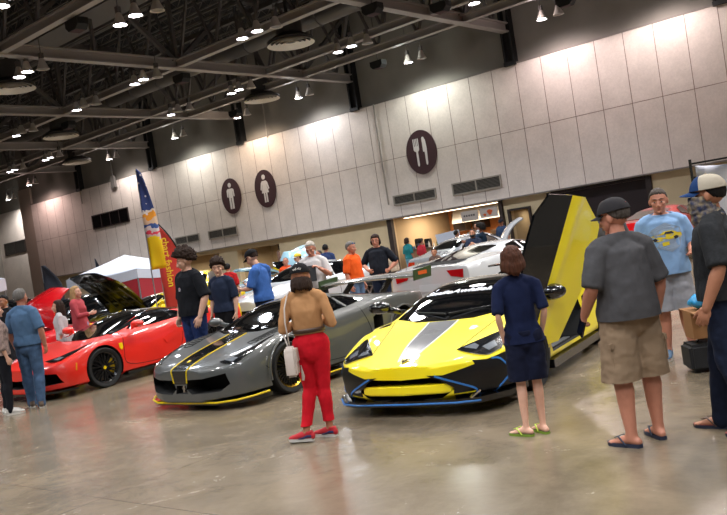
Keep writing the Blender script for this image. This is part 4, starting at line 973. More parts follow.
def join_me(name, mes, mats):
    bm = NB()
    for m in mes: bm.from_mesh(m); bpy.data.meshes.remove(m)
    me = bpy.data.meshes.new(name); bm.to_mesh(me); bm.free()
    for m in mats: me.materials.append(m)
    me.shade_smooth(); return me
def hand_bm(w, d, n, side, S=1, curl=35, spread=.05, thumb=35, grip=False):
    bm = NB(); w, d, n = V(w), V(d).normalized(), V(n); n = (n - d * n.dot(d)).normalized()
    s = d.cross(n) * (-1 if side == 'L' else 1)
    Rm = Matrix((s, d, n)).transposed()
    ell(bm, w + d * .045 * S, (.040 * S, .052 * S, .016 * S), Rm, 12)
    ell(bm, w + d * .03 * S + s * .018 * S + n * .006 * S, (.018 * S, .032 * S, .015 * S), Rm, 10)
    tube(bm, [w - d * .05 * S, w + d * .03 * S], [(.027 * S, .022 * S), (.03 * S, .018 * S)], 10, 'round', up=n)
    L = [.072, .080, .074, .058]; X = [.029, .010, -.010, -.028]
    for i in range(4):
        p = w + d * (.082 - .004 * abs(i - 1)) * S + s * X[i] * S; ang = 0
        dirv = (d + s * spread * (1.2 - i * .8)).normalized(); pts = [p - dirv * .02 * S, p]
        cc = curl * (1 + .08 * i)
        for k, fr in enumerate((.45, .32, .23)):
            ang += rad(cc * (.6 if k == 0 else 1)); dd = dirv * cos(ang) + n * sin(ang); pts.append(pts[-1] + dd * L[i] * fr * S)
        tube(bm, pts, [.0095 * S, .0092 * S, .0085 * S, .0078 * S, .0068 * S], 8, 'round', up=s)
    p = w + d * .018 * S + s * .026 * S; a = rad(thumb)
    d1 = (d * cos(a) + s * sin(a) + n * .25).normalized(); d2 = (d * cos(a * .6) + s * sin(a * .6) + n * (.5 if not grip else 1.1)).normalized()
    tube(bm, [p, p + d1 * .036 * S, p + d1 * .036 * S + d2 * .03 * S, p + d1 * .036 * S + d2 * .052 * S], [.0135 * S, .0115 * S, .0095 * S, .008 * S], 8, 'round', up=n)
    return bm
def foot_pts(a, yawf, S):
    f = V((sin(yawf), -cos(yawf), 0)); return f
def head_bm(S, face=1):
    bm = NB()
    ell(bm, (0, .014 * S, .030 * S), (.076 * S, .094 * S, .092 * S), seg=24)
    ell(bm, (0, -.030 * S, -.022 * S), (.062 * S, .058 * S, .075 * S), seg=20)
    ell(bm, (0, -.040 * S, -.066 * S), (.042 * S, .040 * S, .034 * S), seg=16)      # jaw
    ell(bm, (0, -.075 * S, -.088 * S), (.020 * S, .014 * S, .014 * S), seg=10)      # chin
    ell(bm, (0, -.068 * S, .032 * S), (.050 * S, .018 * S, .012 * S), seg=12)       # brow
    tube(bm, [(0, -.084 * S, .018 * S), (0, -.100 * S, -.014 * S), (0, -.104 * S, -.026 * S)], [.008 * S, .011 * S, .014 * S], 10, 'round')
    for s in (1, -1):
        ell(bm, (s * .012 * S, -.092 * S, -.030 * S), (.009 * S, .010 * S, .008 * S), seg=8)
        ell(bm, (s * .040 * S, -.062 * S, -.012 * S), (.022 * S, .020 * S, .018 * S), seg=10)   # cheek
        ell(bm, (s * .078 * S, .012 * S, .0), (.010 * S, .020 * S, .032 * S), Matrix.Rotation(s * .35, 3, 'Z'), 12)   # ear
    ell(bm, (0, -.084 * S, -.052 * S), (.022 * S, .010 * S, .010 * S), seg=10)
    return bm
def hair_me(style, S, color, seed=0):
    ctrl = {'short': [(-1, .50), (-.6, .40), (-.2, .10), (0, -.2), (.35, -.55), (1, -.75)],
            'curly': [(-1, .34), (-.6, .26), (-.2, .0), (0, -.2), (.35, -.5), (1, -.8)],
            'mop': [(-1, .38), (-.6, .25), (-.25, -.1), (0, -.45), (.35, -.8), (1, -1.3)],
            'long': [(-1, .5), (-.55, .35), (-.2, -.3), (0, -.9), (.35, -1.3), (1, -1.5)],
            'nape': [(-1, 2), (-.1, 1.2), (0, .1), (.35, .0), (1, .1)],
            'buzz': [(-1, .72), (-.6, .6), (-.2, .2), (0, -.08), (.35, -.42), (1, -.6)]}[style if style in ('short', 'curly', 'mop', 'long', 'nape', 'buzz') else 'short']
    thick = {'short': .11, 'curly': .58, 'mop': .2, 'long': .14, 'buzz': .04, 'nape': .08}.get(style, .1)
    nz, fq = {'curly': (.34, 26), 'mop': (.05, 14), 'long': (.04, 12), 'buzz': (.012, 40)}.get(style, (.035, 22))
    bm = NB(); bmesh.ops.create_icosphere(bm, subdivisions=5, radius=1)
    c = V((0, .014, .030)) * S; R = V((.076, .094, .092)) * S
    for v in bm.verts:
        u = v.co.normalized(); th = interp(ctrl, u.y); m = max(0, min(1, (u.z - th + .06 + .10 * noise.noise(u * 9 + V((seed, 1, 2)))) / .30)); m = m * m * (3 - 2 * m)
        top = 1 + .35 * max(0, u.z) * (1 if style in ('curly', 'mop', 'short') else .4)
        n = noise.noise(V((u.x * fq * .25, u.y * fq * .25, u.z * fq * .25)) + V((seed, 0, 0))) * nz + noise.noise(u * fq * .6 + V((seed, 4, 0))) * nz * .6
        r = .90 + m * (.10 + thick * top * .8 + n)
        v.co = c + V((u.x * R.x, u.y * R.y, u.z * R.z)) * r
    if style in ('mop', 'long', 'bob', 'nape', 'bun'):
        ln = {'mop': .125, 'long': .30, 'nape': .11}.get(style, .1); k = random.Random(seed)
        n_ = {'mop': 16, 'long': 26, 'nape': 14}.get(style, 12)
        for i in range(n_):
            a = lerp(-1.75, 1.75, i / (n_ - 1)); x0, y0 = sin(a) * .074 * S, (cos(a) * .092 + .014) * S
            if style == 'mop' and abs(a) > 1.5: pass
            l = ln * S * k.uniform(.8, 1.05) * (1 if style != 'mop' else .7 + .3 * cos(a))
            z0 = (.02 if style != 'nape' else -.03) * S
            rr = (.02 if style != 'long' else .022) * S
            tube(bm, [(x0 * .98, y0 * .98, z0), (x0 * 1.10, y0 * 1.06, z0 - l * .4), (x0 * (1.12 if style != 'long' else 1.02), y0 * 1.02 + .004, z0 - l * .8), (x0 * .98, y0 * .97, z0 - l)], [rr, rr, rr * .85, rr * .3], 8, 'round')
        me = remesh(bm, .0065 * S, 2, [hairm(color)]); displace(me, .005, 60, seed, .12); return me
    me = bpy.data.meshes.new('hair'); bm.to_mesh(me); bm.free(); me.materials.append(hairm(color)); me.shade_smooth(); return me
def cap_parts(parent, M, S, mc, mb, back=False, logo=None, tilt=0, badge=None):
    T = M @ Matrix.Rotation(rad(tilt), 4, 'X') @ (Matrix.Rotation(PI, 4, 'Z') if back else Matrix.Identity(4))
    bm = NB(); bmesh.ops.create_icosphere(bm, subdivisions=4, radius=1)
    bmesh.ops.bisect_plane(bm, geom=bm.verts[:] + bm.edges[:] + bm.faces[:], plane_co=V((0, 0, .10)), plane_no=V((0, 0, -1)), clear_outer=True)
    for v in bm.verts:
        u = v.co.copy(); flat = 1 - .06 * max(0, u.z) ** 4
        v.co = V((u.x * .090 * S, u.y * .108 * S + .012 * S, (.028 + u.z * .108 * flat) * S))
    bmesh.ops.solidify(bm, geom=bm.faces[:], thickness=-.004 * S)
    ell(bm, (0, .012 * S, .136 * S), (.009 * S, .009 * S, .005 * S), seg=8)
    xf(bm, T); cp = obj('cap', bm, mc, parent, True)
    bm = NB(); out, inn = [], []
    for k in range(13):
        a = lerp(-1.15, 1.15, k / 12); x = sin(a) * .078 * S; y = (-cos(a) * .095 + .012) * S
        ext = max(0, cos(a * 1.15)) ** .5 * .078 * S
        zc = .040 * S - .018 * S * (sin(a) ** 2)
        inn.append((x, y, zc + .004 * S)); out.append((x * 1.02, y - ext, zc - .012 * S))
    A = [[bm.verts.new(V(p) + V((0, 0, dz))) for p in q] for dz in (0, -.005 * S) for q in (inn, out)]
    for i in range(12):
        bm.faces.new((A[0][i], A[0][i + 1], A[1][i + 1], A[1][i])); bm.faces.new((A[2][i], A[3][i], A[3][i + 1], A[2][i + 1])); bm.faces.new((A[1][i], A[1][i + 1], A[3][i + 1], A[3][i])); bm.faces.new((A[0][i + 1], A[0][i], A[2][i], A[2][i + 1]))
    bm.faces.new((A[0][0], A[1][0], A[3][0], A[2][0])); bm.faces.new((A[0][12], A[2][12], A[3][12], A[1][12]))
    xf(bm, T); obj('brim', fixn(bm), mb, cp, 50)
    return cp, T
J0 = dict(hip=(.088, 0, .92), knee=(.098, -.012, .49), ankle=(.105, .02, .085), shoulder=(.170, .012, 1.40), elbow=(.225, .035, 1.12), wrist=(.235, -.03, .875), waist=(0, .0, 1.06), chest=(0, 0, 1.28), neck=(0, .014, 1.465), head=(0, -.008, 1.605))
def person(name, label, loc, face, h=1.75, build=1.0, belly=0, skin='light', pose={}, head=(0, 0, 0), hair=('short', 'brown'), shirt=None, bottom=None, shoes=None, hands=None, detail=1, female=False, group=None, cap=None, seed=1, facefeat=True, glasses=False, mask=None):
    """shirt=(material, sleeve 0..2, hem z, looseness); bottom=(material, kind, leg end z, looseness)"""
    rz = math.atan2(face[0], -face[1]); t = thing(name, label, 'person', (*loc, 0) if len(loc) == 2 else loc, rz, group)
    S = h / 1.75; sk = SKIN(skin); B = build
    J = {}
    for k, v in J0.items():
        if v[0]:
            J[k + 'L'] = V(pose.get(k + 'L', v)) * S; p = pose.get(k + 'R', (-v[0], v[1], v[2])); J[k + 'R'] = V(p) * S
        else: J[k] = V(pose.get(k, v)) * S
    bb = 1 + (B - 1) * .8; vx = .011 if detail else .015
    low = min(J['ankleL'].z, J['ankleR'].z)
    # ---- body
    bm = NB()
    w_ = .9 if female else 1
    pel = (J['hipL'] + J['hipR']) / 2
    tors = [pel + V((0, 0, -.04 * S)), pel + V((0, 0, .05 * S)), J['waist'], J['chest'], lerp(J['chest'], J['neck'], .55), J['neck'] + V((0, 0, -.02 * S)), J['neck'] + V((0, -.004, .04 * S)), lerp(J['neck'], J['head'], .72)]
    hipw = 1.08 if female else 1
    tr = [(.135 * bb * hipw, .105 * bb), (.165 * bb * hipw, .115 * bb), (.138 * bb * w_, (.10 + belly * .5) * bb), (.160 * bb * w_, .115 * bb), (.155 * bb * w_, .10 * bb), (.075, .062), (.055, .055), (.054, .055)]
    tr = [(a * S, b * S) for a, b in tr]
    tube(bm, tors, tr, 24, 'round'); PR = []
    for sd in 'LR':   # trapezius
        s = 1 if sd == 'L' else -1
        PR.append(([J['neck'] + V((s * .015 * S, .008 * S, -.005 * S)), J['shoulder' + sd] + V((-s * .03 * S, 0, .012 * S))], [.045 * S, .046 * S * bb], 12, sd)); tube(bm, PR[-1][0], PR[-1][1], 12, 'round')
    for sd in 'LR':
        s = 1 if sd == 'L' else -1
        H_, K, A = J['hip' + sd], J['knee' + sd], J['ankle' + sd]
        tube(bm, [H_ + V((0, 0, .03 * S)), lerp(H_, K, .3), lerp(H_, K, .75), K, lerp(K, A, .25) + V((0, .012 * S, 0)), lerp(K, A, .6), A + V((0, 0, .03 * S)), A + V((0, 0, -.03 * S))], [x * S * (1 + (B - 1) * .7) for x in (.092, .086, .066, .056, .059, .048, .036, .038)], 16, 'round', up=(0, 1, .01))
        Sh, E, W = J['shoulder' + sd], J['elbow' + sd], J['wrist' + sd]
        ell(bm, Sh + V((-s * .015 * S, 0, -.012 * S)), .057 * S * bb * w_)
        tube(bm, [lerp(Sh, E, -.02), lerp(Sh, E, .35), lerp(Sh, E, .85), E, lerp(E, W, .25), lerp(E, W, .7), W, W + (W - E).normalized() * .01], [x * S * (1 + (B - 1) * .9) * (.86 if female else 1) for x in (.052, .050, .041, .039, .043, .034, .028, .027)], 14, 'round')
    # feet
    fy = pose.get('feet', (rad(12), rad(-12)))
    for sd, ya in zip('LR', fy):
        A = J['ankle' + sd]; f = V((sin(ya), -cos(ya), 0)); z = A.z - .05 * S; dn = pose.get('toe' + sd, 0)
        tube(bm, [A - f * .045 * S + V((0, 0, -.045 * S)), A + f * .02 * S + V((0, 0, -.03 * S)), A + f * .09 * S + V((0, 0, -.05 * S + dn * .4)), A + f * .16 * S + V((0, 0, -.066 * S + dn)), A + f * .19 * S + V((0, 0, -.068 * S + dn))], [(.030 * S, .032 * S), (.036 * S, .042 * S), (.042 * S, .03 * S), (.046 * S, .018 * S), (.038 * S, .013 * S)], 14, 'round')
    mes = [remesh(bm, vx, 3)]
    hd = dict(n=(-1, 0, 0), curl=28, thumb=30)
    for sd in 'LR':
        q = dict(hd); s = 1 if sd == 'L' else -1; q['n'] = (-s, 0, .1); q.update((hands or {}).get(sd, {}))
        W = J['wrist' + sd]; d = q.get('d') or (W - J['elbow' + sd])
        mes.append(remesh(hand_bm(W, d, q['n'], sd, S * (.9 if female else 1), q['curl'], q.get('spread', .05), q['thumb'], q.get('grip', False)), .0045 if detail else .006, 1))
    HM = Matrix.Translation(J['head']) @ Euler((rad(head[0]), rad(head[2]), rad(head[1])), 'YXZ').to_matrix().to_4x4()
    hs = max(S * (1.09 if not female else 1.06), 1.0); hb = head_bm(hs); xf(hb, HM); mes.append(remesh(hb, .0065 if detail else .008, 2))
    if facefeat:
        lb = NB(); ell(lb, (0, -.0905 * hs, -.052 * hs), (.021 * hs, .006 * hs, .006 * hs), seg=12); xf(lb, HM); m_ = bpy.data.meshes.new('t'); 
        for f in lb.faces: f.material_index = 1
        lb.to_mesh(m_); lb.free(); mes.append(m_)
    body = link('body', join_me('body', mes, [sk, mat('lips', '#94544a', rough=.5)]), t)
    if facefeat:
        for s in (1, -1):
            b = NB(); ell(b, (s * .031 * hs, -.0775 * hs, .008 * hs), (.0115 * hs, .007 * hs, .0062 * hs), seg=12); xf(b, HM); e = obj('eye', b, mat('eye_white', '#8f8178', rough=.3), body, True)
            b = NB(); ell(b, (s * .031 * hs, -.0845 * hs, .008 * hs), (.0058 * hs, .003 * hs, .0058 * hs), seg=10); xf(b, HM); obj('iris', b, mat('iris_dark', '#20140f', rough=.2), e, True)
            b = NB(); tube(b, [(s * .012 * hs, -.0860 * hs, .034 * hs), (s * .032 * hs, -.0850 * hs, .040 * hs), (s * .052 * hs, -.0700 * hs, .034 * hs)], [.0028 * hs, .0035 * hs, .002 * hs], 6, 'round'); xf(b, HM); obj('eyebrow', b, hairm(hair[1] if hair else 'brown'), body, True)
    if hair:
        me = hair_me(hair[0], hs, hair[1], seed); 
        for v in me.vertices: v.co = HM @ v.co
        link('hair', me, t)
    if glasses:
        b = NB()
        for s in (1, -1): tube(b, [(s * .033 * hs + .02 * hs * cos(a), -.094 * hs, .008 * hs + .015 * hs * sin(a)) for a in [2 * PI * k / 16 for k in range(17)]], .002, 6); bar(b, (s * .052 * hs, -.092 * hs, .014 * hs), (s * .08 * hs, .0, .014 * hs), .003)
        bar(b, (-.013 * hs, -.095 * hs, .01 * hs), (.013 * hs, -.095 * hs, .01 * hs), .003); xf(b, HM); obj('glasses', b, M_black, t)
    if mask:
        b = NB(); bmesh.ops.create_icosphere(b, subdivisions=4, radius=1)
        bmesh.ops.bisect_plane(b, geom=b.verts[:] + b.edges[:] + b.faces[:], plane_co=V((0, .05, 0)), plane_no=V((0, 1, 0)), clear_outer=True)
        for v in b.verts: u = v.co; v.co = V((u.x * .074 * hs, -.022 * hs + u.y * .092 * hs, -.050 * hs + u.z * .056 * hs))
        bmesh.ops.solidify(b, geom=b.faces[:], thickness=-.002); xf(b, HM); obj('face_mask', b, mask, t, True)
    if cap: cap_parts(t, HM, hs, *cap[:2], **(cap[2] if len(cap) > 2 else {}))
    # ---- shirt
    def cut(me, co, no, cap_=True):
        b_ = NB(); b_.from_mesh(me)
        r = bmesh.ops.bisect_plane(b_, geom=b_.verts[:] + b_.edges[:] + b_.faces[:], plane_co=co, plane_no=no, clear_outer=True)
        ed = [e for e in r['geom_cut'] if isinstance(e, bmesh.types.BMEdge)]
        rim = bmesh.ops.extrude_edge_only(b_, edges=ed)['geom']   # turn the hem inwards
        vs = [g for g in rim if isinstance(g, bmesh.types.BMVert)]
        if vs:
            c_ = sum((v.co for v in vs), V()) / len(vs)
            for v in vs: v.co = v.co + (c_ - v.co).normalized() * .012 * S - no.normalized() * .003
            rim = bmesh.ops.extrude_edge_only(b_, edges=[g for g in rim if isinstance(g, bmesh.types.BMEdge) and all(v in set(vs) for v in g.verts)])['geom']
            for v in [g for g in rim if isinstance(g, bmesh.types.BMVert)]: v.co -= no.normalized() * .05 * S
        b_.to_mesh(me); b_.free(); me.update()
    def arm_tube(sd):
        Sh, E, W = J['shoulder' + sd], J['elbow' + sd], J['wrist' + sd]; k = (1 + (B - 1) * .9) * (.86 if female else 1)
        return Sh, E, W, k
    if shirt:
        m, sl, hem, lo = shirt[:4]; g = (.013 + max(0, lo) * .012) * S; parts = []
        bm = NB(); hz = hem * S
        hp = lerp(pel, J['waist'], max(-.6, min(1, (hz - pel.z) / (J['waist'].z - pel.z)))); hp = V((hp.x, hp.y, hz - .04 * S))
        bw = max(tr[1][0], tr[0][0] * 1.05); bl = belly * S
        T = [hp, lerp(hp, J['waist'], .5), J['waist'], J['chest'], tors[4], tors[5], tors[6]]
        lw = lerp(tr[2][0], tr[1][0], .55 if lo > 0 else .15)
        hwid = (.088 + .094 * (1 + (B - 1) * .7)) * S + .012 * S if hem < .97 else 0
        R = [(max(lerp(lw, bw, .6), hwid) + g, tr[1][1] + bl * .85 + g), (max(lerp(lw, bw, .3), hwid * .95) + g, tr[1][1] + bl + g), (lw + g * (1 if lo > 0 else .6), tr[2][1] + bl * .7 + g), (tr[3][0] + g, tr[3][1] + g + (.018 * S if female else 0)), (tr[4][0] + g * .7, tr[4][1] + g * .8), (tr[5][0] + g * .7, tr[5][1] + g * .7), (tr[6][0] + g * .5, tr[6][1] + g * .5)]
        tube(bm, T, R, 28)
        for p_, r_, n_, sd in PR: tube(bm, p_, [x + g * .7 for x in r_], n_, 'round')
        for sd in 'LR':
            s = 1 if sd == 'L' else -1; Sh, E, W, k = arm_tube(sd)
            ell(bm, Sh + V((-s * .015 * S, 0, -.012 * S)), .057 * S * bb * w_ + g * .7)
            if sl <= 1:
                e_ = lerp(Sh, E, sl); tube(bm, [lerp(Sh, E, -.02), lerp(Sh, E, sl * .5), e_, lerp(Sh, E, sl + .12)], [.050 * S * k + g * .8, .048 * S * k + g, .044 * S * k + g * 1.15, .043 * S * k + g * 1.15], 16)
            else:
                q = sl - 1; tube(bm, [lerp(Sh, E, -.02), lerp(Sh, E, .35), lerp(Sh, E, .85), E] + [lerp(E, W, x) for x in (.25, .7) if x < q] + [lerp(E, W, q)], [x * S * k + g * .75 for x in ((.052, .050, .041, .040) + tuple(y for x, y in ((.25, .043), (.7, .034)) if x < q) + (lerp(.043, .030, q),))], 16)
        me = remesh(bm, vx, 2, [m])
        displace(me, .006 * (1 + max(0, lo)), 9, seed, .7, None, .7); displace(me, .003, 26, seed + 5, .6)
        bm_ = NB(); bm_.from_mesh(me); bm_.free()
        cut(me, V((0, 0, hz)), V((0, 0, -1)))
        cut(me, J['neck'] + V((0, -.02, .022 * S)), V((0, -.25, 1)))
        me.shade_smooth(); person.last_shirt = link('shirt', me, t)
    # ---- lower garment
    if bottom:
        m, kind, end, lo = bottom[:4]; bm = NB(); g = (.011 + max(0, lo) * .010) * S
        top_ = bottom[4] if len(bottom) > 4 else 1.02
        f_ = .016 * S if female else 0
        tt = max(0, min(1, (top_ * S - pel.z - .05 * S) / (J['waist'].z - pel.z - .05 * S)))
        wz = lerp(tors[1], tors[2], tt)
        tube(bm, [tors[0] + V((0, 0, -.02 * S)), tors[0], tors[1], wz, wz + V((0, 0, .04 * S))], [(tr[0][0] * .9, tr[0][1] * .9), (tr[0][0] + g + f_ * .5, tr[0][1] + g + f_), (tr[1][0] + g * .9, tr[1][1] + g * .9 + f_ * .6), (lerp(tr[1][0], tr[2][0], tt) + g * .8, lerp(tr[1][1], tr[2][1], tt) + g * .8 + belly * .35 * S), (lerp(tr[1][0], tr[2][0], tt) + g * .8, lerp(tr[1][1], tr[2][1], tt) + g * .8 + belly * .35 * S)], 24)
        ell(bm, tors[0] + V((0, .004 * S, -.01 * S)), (tr[0][0] + g, tr[0][1] + g + f_, .125 * S)); ez = end * S
        for sd in 'LR':
            s = 1 if sd == 'L' else -1
            H_, K, A = J['hip' + sd], J['knee' + sd], J['ankle' + sd]; k = (1 + (B - 1) * .7)
            if kind in ('shorts', 'skirt'):
                f2 = min(1.15, (H_.z - ez) / (H_.z - K.z)) + .1
                fl = .012 + .022 * max(0, lo) if kind == 'shorts' else .05
                pts = [H_ + V((0, 0, .03 * S)), lerp(H_, K, .3), lerp(H_, K, f2)]; rr = [.092, .086 + fl * .4, .074 + fl * 1.2]
            else:
                pts = [H_ + V((0, 0, .03 * S)), lerp(H_, K, .3), lerp(H_, K, .75), K, lerp(K, A, .25) + V((0, .012 * S, 0)), lerp(K, A, .6), A + V((0, 0, .03 * S)), A + V((0, 0, -.03 * S))]
                w2 = max(0, lo); rr = [.092, .086, .066 + w2 * .01, .056 + w2 * .016, .059 + w2 * .012, .048 + w2 * .025, .038 + w2 * .035 + (.006 if lo <= 0 else 0), .038 + w2 * .04]
            tube(bm, pts, [x * S * k + g for x in rr], 18, 'round', up=(0, 1, .01))
        me = remesh(bm, vx, 2, [m]); displace(me, .004 + .004 * max(0, lo), 11, seed + 2, 1.3); displace(me, .002, 30, seed + 7, .9)
        cut(me, V((0, 0, top_ * S)), V((0, 0, 1)))
        if kind in ('shorts', 'skirt') or end > .13:   # both legs cut level; hems turned in separately
            b_ = NB(); b_.from_mesh(me); bmesh.ops.bisect_plane(b_, geom=b_.verts[:] + b_.edges[:] + b_.faces[:], plane_co=V((0, 0, ez)), plane_no=V((0, 0, -1)), clear_outer=True)
            ed = [e for e in b_.edges if e.is_boundary and all(abs(v.co.z - ez) < .002 for v in e.verts)]
            gg_ = bmesh.ops.extrude_edge_only(b_, edges=ed)['geom']
            for v in [x for x in gg_ if isinstance(x, bmesh.types.BMVert)]:
                best = min((lerp(J['knee' + q], J['ankle' + q], max(0, (J['knee' + q].z - ez) / (J['knee' + q].z - J['ankle' + q].z))) if ez < J['knee' + q].z else lerp(J['hip' + q], J['knee' + q], (J['hip' + q].z - ez) / (J['hip' + q].z - J['knee' + q].z)) for q in 'LR'), key=lambda c_: (c_ - v.co).length)
                v.co = v.co + (V((best.x, best.y, v.co.z)) - v.co).normalized() * .014 * S + V((0, 0, .012))
            b_.to_mesh(me); b_.free(); me.update()
        me.shade_smooth(); link({'shorts': 'shorts', 'skirt': 'skirt'}.get(kind, 'trousers'), me, t)
    # ---- shoes
    if shoes:
        kind = shoes[0]
        for sd, ya in zip('LR', fy):
            A = J['ankle' + sd]; f = V((sin(ya), -cos(ya), 0)); r_ = V((cos(ya), sin(ya), 0)); zb = A.z - .085 * S; dn = pose.get('toe' + sd, 0)
            def P(a, b, z): return A * 1 + f * a * S + r_ * b * S + V((0, 0, z * S - A.z + zb + dn * max(0, a) / .16))
            def outline(k, z):
                return [P(a, b * k, z) for a, b in ((-.075, 0), (-.062, .028), (-.02, .036), (.05, .040), (.12, .050), (.175, .040), (.205, .012), (.205, -.012), (.17, -.036), (.11, -.044), (.05, -.036), (-.02, -.034), (-.062, -.026))]
            def slab(z0, z1, k, mm, nm, par):
                b = NB(); a0 = [b.verts.new(p) for p in outline(k, z0)]; a1 = [b.verts.new(p) for p in outline(k, z1)]
                b.faces.new(a0[::-1]); b.faces.new(a1); ring_faces(b, a0, a1); return obj(nm, fixn(b), mm, par, 50)
            if kind == 'sandal':
                so = slab(0, .022, 1.02, shoes[1], 'sandal', t)
                b = NB(); toe = P(.145, s_ := 0, .055)
                for e in ((.03, .046), (.03, -.042)):
                    tube(b, [toe, P(.09, e[1] * .75, .075), P(e[0], e[1], .02)], [(.007 * S, .004 * S)] * 3, 8, 'round')
                obj('strap', b, shoes[2], so, True)
                so2 = slab(.022, .026, .9, shoes[3] if len(shoes) > 3 else shoes[1], 'footbed', so)
            else:
                b = NB()
                tube(b, [P(-.052, 0, .045), P(0, 0, .055), P(.06, 0, .050), P(.13, 0, .038), P(.185, 0, .032)], [(.036 * S, .040 * S), (.040 * S, .050 * S), (.044 * S, .040 * S), (.048 * S, .028 * S), (.036 * S, .020 * S)], 18, 'round')
                tube(b, [P(-.03, 0, .04), P(-.03, 0, .095 if kind != 'boot' else .14)], [(.038 * S, .042 * S), (.040 * S, .044 * S)], 16)
                up_ = link('shoe', remesh(b, .006 if detail else .01, 2, [shoes[1]]), t)
                slab(0, .028, 1.04, shoes[2], 'sole', up_)
                if len(shoes) > 3:
                    b = NB()
                    for k in range(4): tube(b, [P(.035 + k * .022, -.02, .083 - k * .008), P(.035 + k * .022, .02, .083 - k * .008)], .0035 * S, 6, 'round')
                    obj('laces', b, shoes[3], up_)
                    for e in (1, -1):
                        b = NB(); tube(b, [P(-.06, e * .036, .05), P(-.02, e * .043, .052), P(.03, e * .045, .035), (P(.075, e * .047, .03))], [(.004, .014 * S), (.004, .012 * S), (.004, .009 * S), (.004, .005 * S)], 8, 'round'); obj('side_stripe', b, shoes[4], up_)
    person.J = J; person.HM = HM; person.S = S; person.t = t; person.hs = hs
    return t
def W2(t, p):
    """local point of a person -> world"""
    return Matrix.Translation(t.location) @ Matrix.Rotation(t.rotation_euler.z, 4, 'Z') @ V(p)
# ------------------------------------------------------------ the people in front of the cars
RUB = mat('dark_rubber', '#17181c', rough=.7); WSOLE = mat('white_sole', '#bdb9b2', rough=.6)
# woman in red trousers, back to the viewer, walking pose
wt = person('person', 'woman in red trousers and tan top with dark cap, seen from behind', (-5.24, 5.33), (-.58, .81), h=1.60, build=.98, skin='tan', female=True,
    hair=('nape', 'brown'), shirt=(cloth('tan_top', '#b08258', .05), 1.95, 1.05, -.35), bottom=(cloth('red_denim', '#c01222', .15, 14), 'pants', .16, -.25, 1.08),
    pose=dict(kneeL=(.085, -.03, .50), ankleL=(.16, .10, .10), kneeR=(-.06, -.02, .50), ankleR=(-.055, -.03, .085), elbowL=(.25, .06, 1.12), wristL=(.12, -.20, 1.14), elbowR=(-.25, .05, 1.12), wristR=(-.12, -.20, 1.16), feet=(rad(70), rad(60))),
    hands=dict(L=dict(n=(-.3, 0, 1), curl=40), R=dict(n=(.3, 0, 1), curl=40)), head=(12, 0, 0), facefeat=False,
    shoes=('sneaker', mat('red_suede', '#a3141f', rough=.8), WSOLE, mat('white_laces', '#c9c6c4'), mat('navy_stripe', '#1c2450')), cap=(cloth('black_cap', '#151416'), cloth('black_cap', ''), dict(tilt=-8)))
J, S, HM, hs = person.J, person.S, person.HM, person.hs
b = NB(); lathe(b, [(.158 * S, -.018), (.164 * S, -.018), (.164 * S, .018), (.158 * S, .018)], 32, Matrix.Translation((0, .0, 1.085 * S)) @ Matrix.Diagonal((1.0, .80, 1, 1)), closed=True); obj('belt', fixn(b), mat('brown_leather', '#3f2818', rough=.5), wt, True)
b = NB()
for k in range(5): tube(b, [(-.03 + k * .015, .122, .062 + .008 * (k % 2)), (-.022 + k * .015, .121, .048), (-.016 + k * .015, .12, .058)], .0035, 6, 'round')
xf(b, HM); obj('cap_lettering', b, WSOLE, wt)
# cross-body bag: strap over the left-in-picture shoulder, bag at the hip
bag = thing('handbag', 'small cream quilted handbag on a thin strap at the hip of the woman in red', 'handbag', W2(wt, (.165, .17, .62)), wt.rotation_euler.z); bag.scale = (1.25, 1.25, 1.25)
cream = mat('cream_leather', '#b3a59b', rough=.5, bump=.3, bump_scale=50)
b = NB(); prism(b, [(-.075, 0), (.075, 0), (.06, .17), (.03, .21), (-.03, .21), (-.06, .17)], -.04, .04, 'x'); bmesh.ops.bevel(b, geom=b.edges[:], offset=.015, segments=3, affect='EDGES'); obj('pouch', b, cream, bag, 40)
b = NB(); prism(b, [(-.055, .10), (.055, .10), (.05, .19), (-.05, .19)], -.048, -.036, 'x'); obj('flap', b, cream, bag)
b = NB(); tube(b, [(-.05, -.05, .06), (-.055, -.055, -.02), (-.05, -.05, -.05)], [.004, .012, .010], 8); obj('tassel', b, cream, bag)
b = NB(); inv = lambda p: (Matrix.Rotation(-bag.rotation_euler.z, 4, 'Z') @ (W2(wt, p) - bag.location)) / 1.25
tube(b, [inv(p) for p in ((.165, .17, .86), (.175, .16, 1.10), (.165, .14, 1.22), (.13, .09, 1.335), (.12, .01, 1.365), (.13, -.09, 1.29), (.21, -.10, 1.12), (.225, .06, .98), (.175, .165, .86))], .0055, 8); obj('strap', b, mat('cream_strap', '#c4bab2', rough=.5), bag, True)

# man in grey tee and cargo shorts
CH = cloth('charcoal_tee', '#4a494b', .12, 20); KH = cloth('khaki_cargo', '#87725c', .1, 12)
gt = person('person', 'man in grey tee, khaki cargo shorts and dark cap seen from behind', (-2.35, 5.57), (-.80, .60), h=1.74, build=1.18, belly=.045, skin='ruddy',
    hair=('short', 'saltpepper'), shirt=(CH, .85, .90, .6), bottom=(KH, 'shorts', .47, .8, 1.0),
    pose=dict(ankleL=(.13, .03, .085), ankleR=(-.12, -.03, .085), kneeL=(.12, -.01, .50), kneeR=(-.115, -.03, .50), elbowL=(.27, .03, 1.14), wristL=(.25, -.16, .95), elbowR=(-.27, .02, 1.13), wristR=(-.255, -.06, .88), feet=(rad(25), rad(-8))),
    hands=dict(L=dict(n=(-1, .2, .2), curl=38, thumb=25, grip=True)), head=(8, 30, 0), seed=3,
    shoes=('sandal', mat('navy_rubber', '#1d2438', rough=.7), mat('navy_rubber', ''), mat('navy_rubber', '')), cap=(cloth('charcoal_cap', '#2b292b'), cloth('charcoal_cap', ''), {}))
J, S = person.J, person.S
